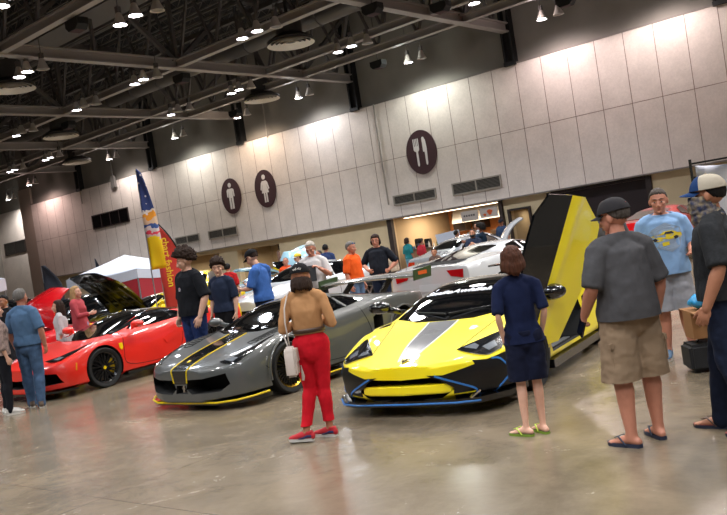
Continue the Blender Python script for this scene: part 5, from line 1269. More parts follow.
for s in (1, -1):
    b = NB(); box(b, (-.012, -.085, -.09), (.012, .085, .09)); bmesh.ops.bevel(b, geom=b.edges[:], offset=.01, segments=2, affect='EDGES'); pk = obj('cargo_pocket', b, KH, gt, 40, (s * .205, 0, .655))
    b = NB(); box(b, (-.016, -.09, .045), (.016, .09, .095)); bmesh.ops.bevel(b, geom=b.edges[:], offset=.008, segments=2, affect='EDGES'); obj('pocket_flap', b, KH, pk, 40)
b = NB(); prism(b, [(-.014, -.0), (.014, 0), (.018, .014), (0, .03), (-.018, .014)], .0, .004, 'y'); xf(b, person.HM @ Matrix.Translation((0, .118, .06))); obj('cap_badge', b, mat('dull_red_badge', '#6e2320', rough=.6), gt)
ph = thing('phone', 'black phone held in the hand of the man in cargo shorts', 'phone', W2(gt, (.252 * S, -.235 * S, .845)), gt.rotation_euler.z)
b = NB(); box(b, (-.006, -.04, -.075), (.006, .04, .075)); bmesh.ops.bevel(b, geom=b.edges[:], offset=.005, segments=2, affect='EDGES'); obj('case', b, M_cf, ph, 40); b = NB(); box(b, (.0055, -.035, -.068), (.0075, .035, .068)); obj('screen', b, M_glass, ph); ph.rotation_euler.x = rad(-35)

# boy in navy
bt = person('person', 'boy in navy tee and shorts with shoulder-length brown hair seen from behind', (-3.27, 5.68), (-.62, .78), h=1.48, build=.74, skin='fair',
    hair=('mop', 'auburn'), shirt=(cloth('navy_tee', '#131c3a', .1, 12), .80, .86, .2), bottom=(cloth('navy_shorts', '#0f1429', .1), 'shorts', .52, .9, .98),
    pose=dict(ankleL=(.10, .02, .085), ankleR=(-.06, .0, .085), kneeL=(.085, -.01, .50), kneeR=(-.065, -.01, .50), elbowL=(.215, .09, 1.14), wristL=(.185, .0, .93), elbowR=(-.215, .07, 1.14), wristR=(-.185, -.05, .93), feet=(rad(45), rad(20))),
    hands=dict(L=dict(curl=55), R=dict(curl=55)), facefeat=False, seed=4, head=(4, -5, 0),
    shoes=('sandal', mat('lime_rubber', '#6f8a2a', rough=.7), mat('lime_strap', '#a9c23f', rough=.6), mat('dark_footbed', '#3b3a2a', rough=.8)))

# man with bandana, at the right edge
DG = cloth('dark_heather_tee', '#2b2c2e', .25, 60)
nt_ = person('person', 'man in dark tee and jeans with bandana on face and blue-brimmed cap', (-1.80, 5.90), (-.86, -.10), h=1.80, build=1.12, belly=.02, skin='tan', hair=('short', 'black'),
    shirt=(DG, .85, .92, .5), bottom=(cloth('dark_jeans', '#1a2236', .2, 25), 'pants', .08, .2), seed=5,
    pose=dict(ankleR=(-.10, -.14, .085), kneeR=(-.10, -.10, .5), ankleL=(.12, .12, .10), elbowL=(.27, .05, 1.14), wristL=(.27, -.06, .89)), head=(2, 0, 0), facefeat=True,
    shoes=('sandal', mat('navy_rubber', ''), mat('brown_strap', '#4a2f24'), mat('red_footbed', '#7c3834', rough=.8)), cap=(cloth('cream_cap', '#a99f8e'), cloth('blue_brim', '#1e3a66'), {}))
HM, hs, S = person.HM, person.hs, person.S
# blue front of the cap, hanging bandana
b = NB(); bmesh.ops.create_icosphere(b, subdivisions=4, radius=1)
bmesh.ops.bisect_plane(b, geom=b.verts[:] + b.edges[:] + b.faces[:], plane_co=V((0, -.35, 0)), plane_no=V((0, 1, 0)), clear_outer=True)
bmesh.ops.bisect_plane(b, geom=b.verts[:] + b.edges[:] + b.faces[:], plane_co=V((0, 0, .1)), plane_no=V((0, 0, -1)), clear_outer=True)
for v in b.verts: u = v.co; v.co = V((u.x * .0915 * hs, u.y * .1095 * hs + .012 * hs, (.028 + u.z * .1095) * hs))
bmesh.ops.solidify(b, geom=b.faces[:], thickness=-.003); xf(b, HM); obj('cap_front', b, cloth('blue_brim', ''), nt_, True)
b = NB(); tube(b, [(0, -.035 * hs, .004 * hs), (0, -.038 * hs, -.05 * hs), (0, -.03 * hs, -.10 * hs), (0, -.01, -.15 * hs), (0, .005, -.18 * hs)], [(.078 * hs, .078 * hs), (.085 * hs, .088 * hs), (.084 * hs, .090 * hs), (.095 * hs, .10 * hs), (.10 * hs, .085 * hs)], 28)
me = remesh(b, .008, 1, [mat('bandana_print', '#8a7a5c', rough=.9, noise_amt=.6, noise_scale=22, color2='#1f2a4a')]); displace(me, .010, 22, 3, 2)
for v in me.vertices: v.co = HM @ v.co
link('bandana', me, nt_)

# man in the light blue tee facing the viewer
LB = cloth('light_blue_tee', '#7f9fc4', .06)
lt = person('person', 'man in light blue tee with yellow car print and grey shorts, facing the viewer', (-3.13, 8.60), (.42, -.9), h=1.79, build=1.12, belly=.03, skin='ruddy', hair=('short', 'saltpepper'),
    shirt=(LB, .85, .87, .7), bottom=(cloth('light_grey_shorts', '#8f8f94', .1), 'shorts', .50, .8), seed=6, head=(6, -8, 0),
    pose=dict(elbowL=(.27, .02, 1.14), wristL=(.22, -.20, 1.08), elbowR=(-.27, .04, 1.13), wristR=(-.28, -.02, .88), ankleL=(.13, 0, .085), ankleR=(-.11, .03, .085)), hands=dict(L=dict(n=(-.4, 0, 1), curl=15, thumb=40)),
    shoes=('sneaker', mat('blue_grey_shoe', '#4f6a86', rough=.8), WSOLE, mat('white_laces', ''), WSOLE))
sh = person.last_shirt
def chest_print(t, shirt_obj, polys, z0, sc_, mats_, y=-1, back=False):
    """flat print lying on the front of a garment: polygons in (x,z)"""
    bm0 = NB(); bm0.from_mesh(shirt_obj.data); bv = BVHTree.FromBMesh(bm0); bm0.free(); d = V((0, -1, 0)) if back else V((0, 1, 0))
    b = NB()
    for poly, mi in polys:
        tmp = NB(); P = [V((x, z, 0)) for x, z in poly]; vs = [tmp.verts.new(p) for p in P]
        for tr in tessellate_polygon([P]): tmp.faces.new([vs[i] for i in tr])
        bmesh.ops.subdivide_edges(tmp, edges=tmp.edges[:], cuts=3, use_grid_fill=True)
        mp = {}
        for v in tmp.verts:
            h = bv.ray_cast(V((v.co.x * sc_, -d.y * 1.0, z0 + v.co.y * sc_)), d)
            p = h[0] if h[0] else V((v.co.x * sc_, -d.y * .1, z0 + v.co.y * sc_)); mp[v] = b.verts.new(p + V((0, -d.y * (.004 + .001 * mi), 0)))
        for f in tmp.faces: b.faces.new([mp[v] for v in f.verts]).material_index = mi
        tmp.free()
    return obj('chest_print', b, mats_, t)
pr = [([(-1, .2), (-.7, .55), (-.3, .75), (.1, .9), (.5, .72), (.95, .5), (1, .1), (.8, -.6), (.3, -.9), (-.2, -.7), (-.8, -.5)], 0),
      ([(-.95, -.02), (-.85, .16), (-.3, .22), (.0, .38), (.45, .40), (.75, .24), (.98, .2), (1.0, .0), (.9, -.06), (-.5, -.2)], 1), ([(-.05, .20), (.05, .34), (.42, .35), (.55, .22)], 2), ([(-.2, -.50), (-.2, -.28), (.2, -.24), (.2, -.46)], 1),
      ([(-.62, -.18), (-.72, -.04), (-.56, .03), (-.44, -.07), (-.48, -.16)], 2), ([(.55, -.14), (.5, .02), (.66, .08), (.8, .0), (.74, -.1)], 2)]
chest_print(lt, sh, pr, 1.27, .17, [mat('print_faded_grey', '#8393a6', rough=.9), mat('print_yellow', '#c9b21e', rough=.8), mat('print_dark', '#24242a', rough=.8)])

# man in blue tee and jeans at the left
lm = person('person', 'man in slate blue tee and jeans at left, seen from behind', (-11.86, 6.12), (-.45, .9), h=1.80, build=1.08, skin='ruddy', hair=('short', 'grey'),
    shirt=(cloth('slate_blue_tee', '#4c6887', .1, 12), .85, .92, .4), bottom=(cloth('blue_jeans', '#48607f', .35, 12), 'pants', .06, .25), seed=7, facefeat=False,
    pose=dict(ankleL=(.13, -.06, .085), ankleR=(-.10, .04, .085), elbowL=(.27, .0, 1.13), wristL=(.26, -.08, .88), elbowR=(-.27, .03, 1.13), wristR=(-.25, -.04, .88), feet=(rad(40), rad(30))),
    shoes=('sneaker', mat('brown_shoe', '#5a4a3c', rough=.8), WSOLE))
# woman half out of frame at the left
pl_ = person('person', 'woman in plaid top and black leggings at the left edge', (-11.9, 5.72), (.25, .95), h=1.66, build=.95, skin='light', female=True, hair=('long', 'brown'),
    shirt=(cloth('plaid_top', '#a8928a', .6, 18), 1.5, .92, .5), bottom=(cloth('black_leggings', '#15161c'), 'pants', .12, -.2), seed=8, facefeat=False, shoes=('sneaker', WSOLE, WSOLE))
# three young men between the cars
pr_em = [([(-.5, .6), (0, .8), (.5, .5), (.7, 0), (.3, -.7), (-.4, -.6), (-.7, 0)], 0), ([(-.3, .3), (.1, .5), (.3, .1), (0, -.2)], 1)]
t8 = person('person', 'tall teenager in black tee with curly dark hair looking down', (-9.78, 7.62), (-.05, -1), h=1.99, build=1.12, belly=.02, skin='light', hair=('curly', 'brown'), head=(16, -40, 0),
    shirt=(cloth('black_tee', '#14161b', .1), .9, .90, .7), bottom=(cloth('navy_denim', '#1b2c57', .25, 14), 'pants', .06, .5), seed=9,
    pose=dict(elbowL=(.29, .02, 1.13), wristL=(.27, -.10, .88), elbowR=(-.28, .05, 1.13), wristR=(-.24, -.06, .87)), hands=dict(L=dict(curl=20, n=(-.7, .6, 0)), R=dict(curl=40)), shoes=('sneaker', M_black, WSOLE))
chest_print(t8, person.last_shirt, pr_em, 1.42, .04, [mat('print_grey_white', '#9a98a0', rough=.9), mat('print_red', '#b23a2c', rough=.9)]).location.x = 0
t9 = person('person', 'teenager in navy tee with short dark curls standing behind the grey car', (-10.36, 8.70), (.25, -1), h=1.78, build=.92, skin='light', hair=('curly', 'brown'), head=(4, 25, 0),
    shirt=(cloth('navy_blue_tee', '#222b3f', .1), .85, .92, .4), bottom=(cloth('black_trousers', '#131317'), 'pants', .06, .3), seed=10, shoes=('sneaker', M_black, WSOLE))
t10 = person('person', 'young man in royal blue tee and black white cap looking at his phone', (-10.5, 9.72), (-1, -.25), h=1.88, build=1.04, skin='light', hair=('short', 'brown'), head=(26, 0, 0),
    shirt=(cloth('royal_blue_tee', '#3c64a8', .1), .85, .90, .6), bottom=(cloth('dark_navy_trousers', '#1b2233'), 'pants', .06, .3), seed=11, shoes=('sneaker', M_black, WSOLE),
    pose=dict(elbowL=(.25, -.06, 1.13), wristL=(.12, -.30, 1.12), elbowR=(-.24, -.06, 1.15), wristR=(-.10, -.28, 1.18), chest=(0, -.03, 1.28), neck=(0, -.05, 1.46), head=(0, -.11, 1.60)), hands=dict(L=dict(n=(-.5, 0, .8), curl=45), R=dict(n=(.5, 0, .8), curl=45)),
    cap=(cloth('black_cap', ''), cloth('black_cap', ''), {}))
b = NB(); bmesh.ops.create_icosphere(b, subdivisions=4, radius=1)
bmesh.ops.bisect_plane(b, geom=b.verts[:] + b.edges[:] + b.faces[:], plane_co=V((0, -.45, 0)), plane_no=V((0, 1, 0)), clear_outer=True)
bmesh.ops.bisect_plane(b, geom=b.verts[:] + b.edges[:] + b.faces[:], plane_co=V((0, 0, .1)), plane_no=V((0, 0, -1)), clear_outer=True)
for v in b.verts: u = v.co; v.co = V((u.x * .0915 * hs, u.y * .1095 * hs + .012 * hs, (.028 + u.z * .1095) * hs))
bmesh.ops.solidify(b, geom=b.faces[:], thickness=-.003); xf(b, person.HM); obj('cap_front', b, cloth('white_cap_front', '#c4c0bb'), t10, True)
ph2 = thing('phone', 'phone in the hands of the young man in royal blue', 'phone', W2(t10, (0, -.40, 1.20))); b = NB(); box(b, (-.04, -.075, -.005), (.04, .075, .005)); obj('case', b, M_cf, ph2)
ph2.rotation_euler = (rad(25), 0, t10.rotation_euler.z)
# white-haired man reading a tablet
t20 = person('person', 'white-haired man in white polo looking at a black tablet', (-10.4, 10.95), (.55, -.83), h=1.87, build=1.12, belly=.04, skin='ruddy', hair=('short', 'white'), head=(20, -6, 0),
    shirt=(cloth('white_polo', '#c2bfc0', .05), .85, .94, .5), bottom=(cloth('black_trousers', ''), 'pants', .06, .3), seed=12, shoes=('sneaker', M_black, M_black),
    pose=dict(elbowL=(.28, -.06, 1.14), wristL=(.16, -.32, 1.27), elbowR=(-.27, -.04, 1.14), wristR=(-.14, -.26, 1.16)), hands=dict(L=dict(n=(-.8, 0, -.3), curl=40, d=(-.6, -.1, .5)), R=dict(n=(0, 0, 1), curl=30)))
tb = thing('tablet', 'black tablet in a folio cover held by the white-haired man', 'tablet', W2(t20, (-.03, -.36, 1.31)), t20.rotation_euler.z)
b = NB(); box(b, (-.13, -.008, -.17), (.13, .008, .12)); bmesh.ops.bevel(b, geom=b.edges[:], offset=.006, segments=2, affect='EDGES'); obj('cover', b, mat('black_folio', '#121214', rough=.4), tb, 40)
b = NB(); box(b, (-.12, .0085, -.10), (.12, .0105, .115)); obj('screen', b, M_glass, tb); b = NB(); lathe(b, [(0, 0), (.02, 0), (.02, .002), (0, .002)], 16, Matrix.Translation((0, -.009, .05)) @ Matrix.Rotation(PI / 2, 4, 'X')); obj('emblem', b, mat('dull_red_badge', ''), tb)
tb.rotation_euler.x = rad(-14)
# orange tee and black polo men behind the grey car's wing
t23 = person('person', 'grey-haired man in bright orange tee with sunglasses on his head', (-10.82, 12.55), (.95, .1), h=1.76, build=1.1, belly=.03, skin='ruddy', hair=('short', 'grey'), seed=13, head=(4, 0, 0),
    shirt=(cloth('orange_tee', '#e0581c', .06), .85, .92, .5), bottom=(cloth('light_jeans', '#5d7391', .2), 'pants', .06, .3), shoes=('sneaker', M_black, WSOLE))
b = NB()
for s in (1, -1): ell(b, (s * .034, -.075, .095), (.026, .010, .016), seg=10); bar(b, (s * .06, -.07, .095), (s * .085, .02, .085), .005)
xf(b, person.HM); obj('sunglasses', b, mat('mirror_blue_lens', '#4b6ea0', rough=.1, metal=.6), t23)
t24 = person('person', 'long-haired man in black polo with glasses and hands on hips', (-11.05, 13.65), (.40, -.92), h=1.83, build=1.15, belly=.05, skin='ruddy', hair=('mop', 'brown'), seed=14, head=(4, 5, 0), glasses=True,
    shirt=(cloth('black_polo', '#151922', .08), .85, .94, .5), bottom=(cloth('dark_jeans', ''), 'pants', .06, .3), shoes=('sneaker', M_black, WSOLE),
    pose=dict(elbowL=(.36, .06, 1.14), wristL=(.22, -.10, 1.0), elbowR=(-.34, .03, 1.16), wristR=(-.20, -.14, 1.04)), hands=dict(L=dict(n=(-.6, .6, 0), d=(-.6, -.3, -.4)), R=dict(n=(.6, .6, 0), d=(.6, -.3, -.4))))
# ------------------------------------------------------------ cars further back
QS = dict(
    zb=[(0, .22), (4.5, .24)], xb=[(0, .5), (.2, .7), (4.3, .75), (4.5, .6)],
    xs=[(0, .55), (.15, .78), (.5, .86), (4.1, .88), (4.5, .7)], zs=[(0, .3), (4.5, .34)],
    xm=[(0, .58), (.15, .80), (.5, .89), (1, .91), (3.6, .91), (4.2, .88), (4.5, .72)], zm=[(0, .5), (4.5, .62)],
    xw=[(0, .54), (.15, .76), (.5, .84), (1, .87), (3.6, .87), (4.2, .84), (4.5, .68)], zw=[(0, .66), (.4, .78), (1, .88), (2.2, .92), (3.6, .98), (4.3, .98), (4.5, .92)],
    xh=[(0, .4), (.15, .6), (.5, .7), (1.2, .76), (3.6, .74), (4.5, .58)], zh=[(0, .70), (.2, .78), (.6, .86), (1.1, .94), (2.2, .98), (3.6, 1.03), (4.3, 1.03), (4.5, .96)],
    xr=[(0, .25), (.5, .45), (1.2, .62), (1.5, .64), (2.0, .57), (3.2, .55), (3.8, .6), (4.5, .4)], zr=[(0, .72), (.3, .82), (1.1, .96), (1.35, 1.06), (1.9, 1.34), (2.4, 1.40), (3.1, 1.36), (3.7, 1.12), (4.0, 1.06), (4.5, .98)],
    zc=[(0, .73), (.3, .84), (1.1, .98), (1.3, 1.04), (1.85, 1.37), (2.4, 1.45), (3.1, 1.41), (3.7, 1.14), (4.0, 1.08), (4.5, .99)])
STS = [0, .05, .15, .35, .7, 1.05, 1.3, 1.55, 1.9, 2.3, 2.7, 3.1, 3.45, 3.75, 4.05, 4.3, 4.46, 4.5]
def back_car(label, loc, deg, pm, k=(1, 1, 1), base='sedan', group=None, rim=None, hood_up=False, white_nose=False, name='car'):
    q = QS if base == 'sedan' else Q458
    L = 4.5
    c = Car(dict(L=L, stations=STS, q=q, paint=pm, sub=2))
    t = thing(name, label, 'car', (*loc, 0), rad(deg), group); t.scale = k
    F, R_ = (.9, 3.6) if base == 'sedan' else (1.06, 3.71)
    c.cut_cyl(F, .33, .38, .6, 1.3); c.cut_cyl(R_, .33, .38, .6, 1.3)
    c.cut_prism([(0, .5), (.5, .5), (.56, .34), (0, .32)], -.2, .1, 'y')
    c.finish(t)
    if base == 'sedan':
        ws = [(0, 1.28), (.4, 1.31), (.62, 1.42), (.56, 1.84), (.3, 1.9), (0, 1.9)]; rw = [(0, 3.72), (.35, 3.70), (.56, 3.6), (.50, 3.2), (0, 3.16)]
        sw = [(1.5, 1.02), (1.98, 1.31), (2.4, 1.36), (3.1, 1.32), (3.55, 1.10), (3.4, 1.05), (2.4, 1.0)]
    else: ws = WS458; rw = [(0, 2.97), (.44, 2.93), (.42, 3.9), (0, 3.95)]; sw = SW458
    c.put('windscreen', c.decal(mirror_poly(ws), 'z', .006, .1), M_glass); c.put('rear_window', c.decal(mirror_poly(rw), 'z', .008, .1), M_glass)
    for sg in (1, -1):
        c.put('side_window', c.decal(sw, 'x', .008, .1, sg), M_glass)
        c.put('window_pillar', c.path([(2.5, 1.0 if base == 'sedan' else .92), (2.46, 1.37 if base == 'sedan' else 1.12)], 'x', .06, .014, sg, 2), pm)
        c.put('window_trim', c.path([sw[0], sw[1], sw[2], sw[3], sw[4]], 'x', .02, .014, sg, 4), M_chrome)
        c.put('door_seam', c.path([(1.5, .95), (1.42, .5), (1.5, .36), (2.45, .34), (2.5, .95)], 'x', .012, .004, sg), M_inner)
        if base == 'sedan':
            c.put('headlamp', c.decal([(.42, .76), (.72, .78), (.78, .68), (.5, .64)], 'y', .008, .05, sg), M_lensc)
            c.put('tail_lamp', c.decal([(.42, .90), (.72, .90), (.74, .76), (.44, .76)], '-y', .008, .05, sg), M_tail)
        else:
            c.put('headlamp', c.decal([(.62, .25), (.80, .30), (.87, .70), (.80, .70)], 'z', .006, .06, sg), M_lensk); c.put('tail_lamp', c.decal([(.42, .86), (.78, .86), (.76, .72), (.5, .76)], '-y', .008, .05, sg), M_tail)
        for s_ in (F, R_):
            make_wheel(.33, .22, rim or M_rims, t, (sg * .80, c.Y(s_), .33), sg, 'five')
        mirror_unit(t, pm, (sg * .92, c.Y(1.62), 1.02 if base == 'sedan' else .95), sg, 1)
    b = c.decal([(-.24, .66), (.24, .66), (.24, .54), (-.24, .54)], '-y', .01, .1); c.put('number_plate', b, mat('number_plate', '#b9bcc2', rough=.5))
    t['_c'] = 0; del t['_c']; back_car.c = c
    return t
def raised_panel(t, poly_w, length, hinge, up_deg, outer, inner, name='raised_hood', ribs=True, back=False, curve=.12):
    """a lid hinged at `hinge` (local), opened by up_deg"""
    bm = NB(); n, m = 10, 8; T, B_ = [], []
    for i in range(n + 1):
        a = i / n; w_ = interp(poly_w, a) ; rt, rb = [], []
        for j in range(m + 1):
            u = lerp(-1, 1, j / m); z = curve * (1 - u * u) * .6 + curve * math.sin(a * PI) - .0
            rt.append(bm.verts.new((u * w_, -a * length, z))); rb.append(bm.verts.new((u * w_ * .97, -a * length, z - .05)))
        T.append(rt); B_.append(rb)
    for i in range(n):
        for j in range(m):
            bm.faces.new((T[i][j], T[i + 1][j], T[i + 1][j + 1], T[i][j + 1])).material_index = 0
            bm.faces.new((B_[i][j], B_[i][j + 1], B_[i + 1][j + 1], B_[i + 1][j])).material_index = 1
        bm.faces.new((T[i][0], B_[i][0], B_[i + 1][0], T[i + 1][0])); bm.faces.new((T[i][m], T[i + 1][m], B_[i + 1][m], B_[i][m]))
    for R in (0, n):
        for j in range(m): bm.faces.new((T[R][j], T[R][j + 1], B_[R][j + 1], B_[R][j]))
    o = obj(name, fixn(bm), [outer, inner], t, 40, hinge, (rad(-up_deg), 0, PI if back else 0))
    if ribs:
        b = NB()
        for u in (-.5, 0, .5): bar(b, (u * poly_w[0][1] * .9, -.1 * length, curve * .5 - .055), (u * poly_w[-1][1] * .8, -.9 * length, curve * .5 - .04), .06, .03)
        for a in (.2, .5, .8): bar(b, (-.8 * interp(poly_w, a), -a * length, curve * .6 - .05), (.8 * interp(poly_w, a), -a * length, curve * .6 - .05), .05, .03)
        obj('inner_ribs', fixn(b), mat('hood_rib', '#1c1c1e', rough=.4), o)
    b = NB(); 
    for s in (1,): bar(b, (s * poly_w[0][1] * .85, -.1, -.0), (s * poly_w[0][1] * .85, -.6 * length, -.02), .02)
    obj('gas_strut', b, M_duct, o)
    return o
WPT = paint('white_car_paint', '#b9bcc0', .2); SIL = paint('silver_car_paint', '#9fa3a8', .22, .4); BLKP = paint('black_car_paint', '#08080a', .12); RED2 = paint('deep_red_paint', '#c30f18', .2)
YEL2 = paint('yellow_paint', '#e3c400', .22); LBLU = paint('pale_blue_paint', '#9cc3d2', .25); BLU = paint('blue_paint', '#1c5f9c', .25)
# white sports coupe seen from its tail, louvres under the rear window
t = back_car('white sports coupe parked tail towards the grey car, rear louvres and red tail lamps', (-8.75, 14.75), 176, WPT, (1.05, 1.05, 1.12), 'coupe')
c = back_car.c; b = NB()
for kx in range(5): c.decal([(-.5, 3.98 + kx * .07), (.5, 3.98 + kx * .07), (.5, 4.02 + kx * .07), (-.5, 4.02 + kx * .07)], 'z', .01, .2, bm=b)
c.put('engine_louvres', b, M_inner)
b = NB(); prism(b, [(-.8, c.Y(4.3)), (.8, c.Y(4.3)), (.8, c.Y(4.55)), (-.8, c.Y(4.55))], 1.0, 1.03, 'z'); c.put('tail_spoiler', b, WPT) if 0 else b.free()
back_car('white saloon with dark glass behind the man reading a tablet', (-15.0, 15.5), -3, WPT, (1, 1, .98))
back_car('grey coupe with dark windscreen in front of the food counter', (-13.9, 21.8), 175, SIL, (1, 1, .98), rim=M_rimb)
t = back_car('white car with its hood raised under the food counter sign', (-15.8, 25.4), 130, WPT, (.9, .85, 1))
raised_panel(t, [(0, .75), (1, .6)], 1.1, (0, -.95, 1.0), 38, WPT, mat('hood_underside_white', '#a9a9a8', rough=.5))
t = back_car('black convertible with folded top parked behind the boy', (-11.55, 22.6), 178, BLKP, (1, 1, .9), 'coupe')
back_car('red car seen between the cargo shorts man and the light blue tee man', (-8.0, 22.3), 178, RED2, (1.05, 1, 1.22), 'coupe')
back_car('black saloon with chrome window line behind the red supercar', (-20.8, 12.3), 3, BLKP)
t = back_car('red sports car with its front clamshell raised beside the black saloon', (-17.98, 8.75), 1, RED2, (1, 1, .85), 'coupe')
o = raised_panel(t, [(0, .80), (.5, .80), (1, .5)], 1.25, (0, .75, .95), 56, RED2, RED2, 'raised_clamshell', back=True, ribs=False, curve=.22)
b = NB(); prism(b, [(.5 * cos(a), -.5 + .38 * sin(a)) for a in [k * PI / 12 for k in range(24)]], .13, .16, 'z'); obj('engine_opening', fixn(b), M_inner, o)
t = back_car('yellow sports car with black-lined hood raised behind the red supercar', (-18.5, 13.4), 0, YEL2, (1, 1, 1.0), 'coupe', rim=M_rimb)
raised_panel(t, [(0, .85), (.6, .85), (1, .62)], 1.55, (0, -1.0, .90), 42, BLKP, mat('hood_underside_black', '#0e0e10', rough=.25), ribs=True, curve=.10)
t = back_car('black hatchback with raised tailgate behind the blonde women', (-25.3, 12.9), 95, BLKP, (1, 1, 1.12))
raised_panel(t, [(0, .6), (1, .7)], 1.2, (0, 1.3, 1.35), 8, BLKP, M_inner, 'raised_tailgate', back=True, ribs=False)
back_car('blue car behind the raised red clamshell', (-31.0, 15.2), 70, BLU)
back_car('yellow car between the royal blue tee man and the woman in red', (-15.88, 10.85), 0, YEL2, (1, 1, .8), 'coupe')
back_car('yellow saloon far back behind the three young men', (-24.6, 19.6), 30, YEL2, (1, 1, 1.1))
# pale blue vintage pickup with opened hood
def pickup(loc, deg):
    t = thing('pickup_truck', 'pale blue vintage pickup with rounded cab and raised hood', 'truck', (*loc, 0), rad(deg))
    def rbox(nm, lo, hi, m, bev, par=t, sub=3):
        b = NB(); box(b, lo, hi); bmesh.ops.bevel(b, geom=b.edges[:], offset=bev, segments=sub, affect='EDGES'); return obj(nm, fixn(b), m, par, 40)
    rbox('bed', (-.85, .6, .55), (.85, 2.5, 1.1), LBLU, .08)
    b = NB(); rows = []
    tube(b, [(0, .65, .6), (0, .65, 1.15), (0, .55, 1.55), (0, .45, 1.72), (0, .45, 1.78)], [(.86, .75), (.86, .76), (.74, .6), (.62, .48), (.4, .3)], 24); cab = obj('cab', fixn(b), LBLU, t, 50); cab.location.y = -.55
    for s in (1, -1):
        b = NB(); prism(b, [(-.42, 1.16), (.42, 1.16), (.34, 1.5), (-.26, 1.5)], s * .80, s * .875, 'x'); w_ = obj('side_window', fixn(b), M_glass, t); w_.location.y = .05; w_.rotation_euler = (0, 0, 0)
        b = NB(); tube(b, [(s * .68, -1.0, .5), (s * .70, -1.5, .95), (s * .70, -1.9, .8), (s * .68, -2.1, .5)], [(.2, .2), (.22, .2), (.22, .2), (.2, .15)], 16, 'round'); obj('front_fender', fixn(b), LBLU, t, 50)
        b = NB(); tube(b, [(s * .70, -2.2, .85), (s * .70, -2.0, .85)], .11, 16, 'round'); obj('headlamp', fixn(b), M_lensc, t, 50)
        for y in (-1.55, 1.6): make_wheel(.36, .2, M_rims, t, (s * .75, y, .36), s, 'five')
        mirror_unit(t, M_chrome, (s * .95, -.45, 1.3), s, .8)
    b = NB(); prism(b, [(-.6, 1.2), (.6, 1.2), (.5, 1.5), (-.5, 1.5)], -.66, -.60, 'y'); o = obj('windscreen', fixn(b), M_glass, t); o.rotation_euler.x = 0
    rbox('nose', (-.5, -2.15, .5), (.5, -.6, 1.05), LBLU, .12)
    rbox('bumper', (-.85, -2.4, .42), (.85, -2.28, .56), M_chrome, .03)
    raised_panel(t, [(0, .6), (1, .45)], 1.4, (0, -.7, 1.12), 12, LBLU, mat('pale_blue_inner', '#7fa3b0', rough=.5), curve=.1)
    return t
pickup((-19.0, 19.3), -25)

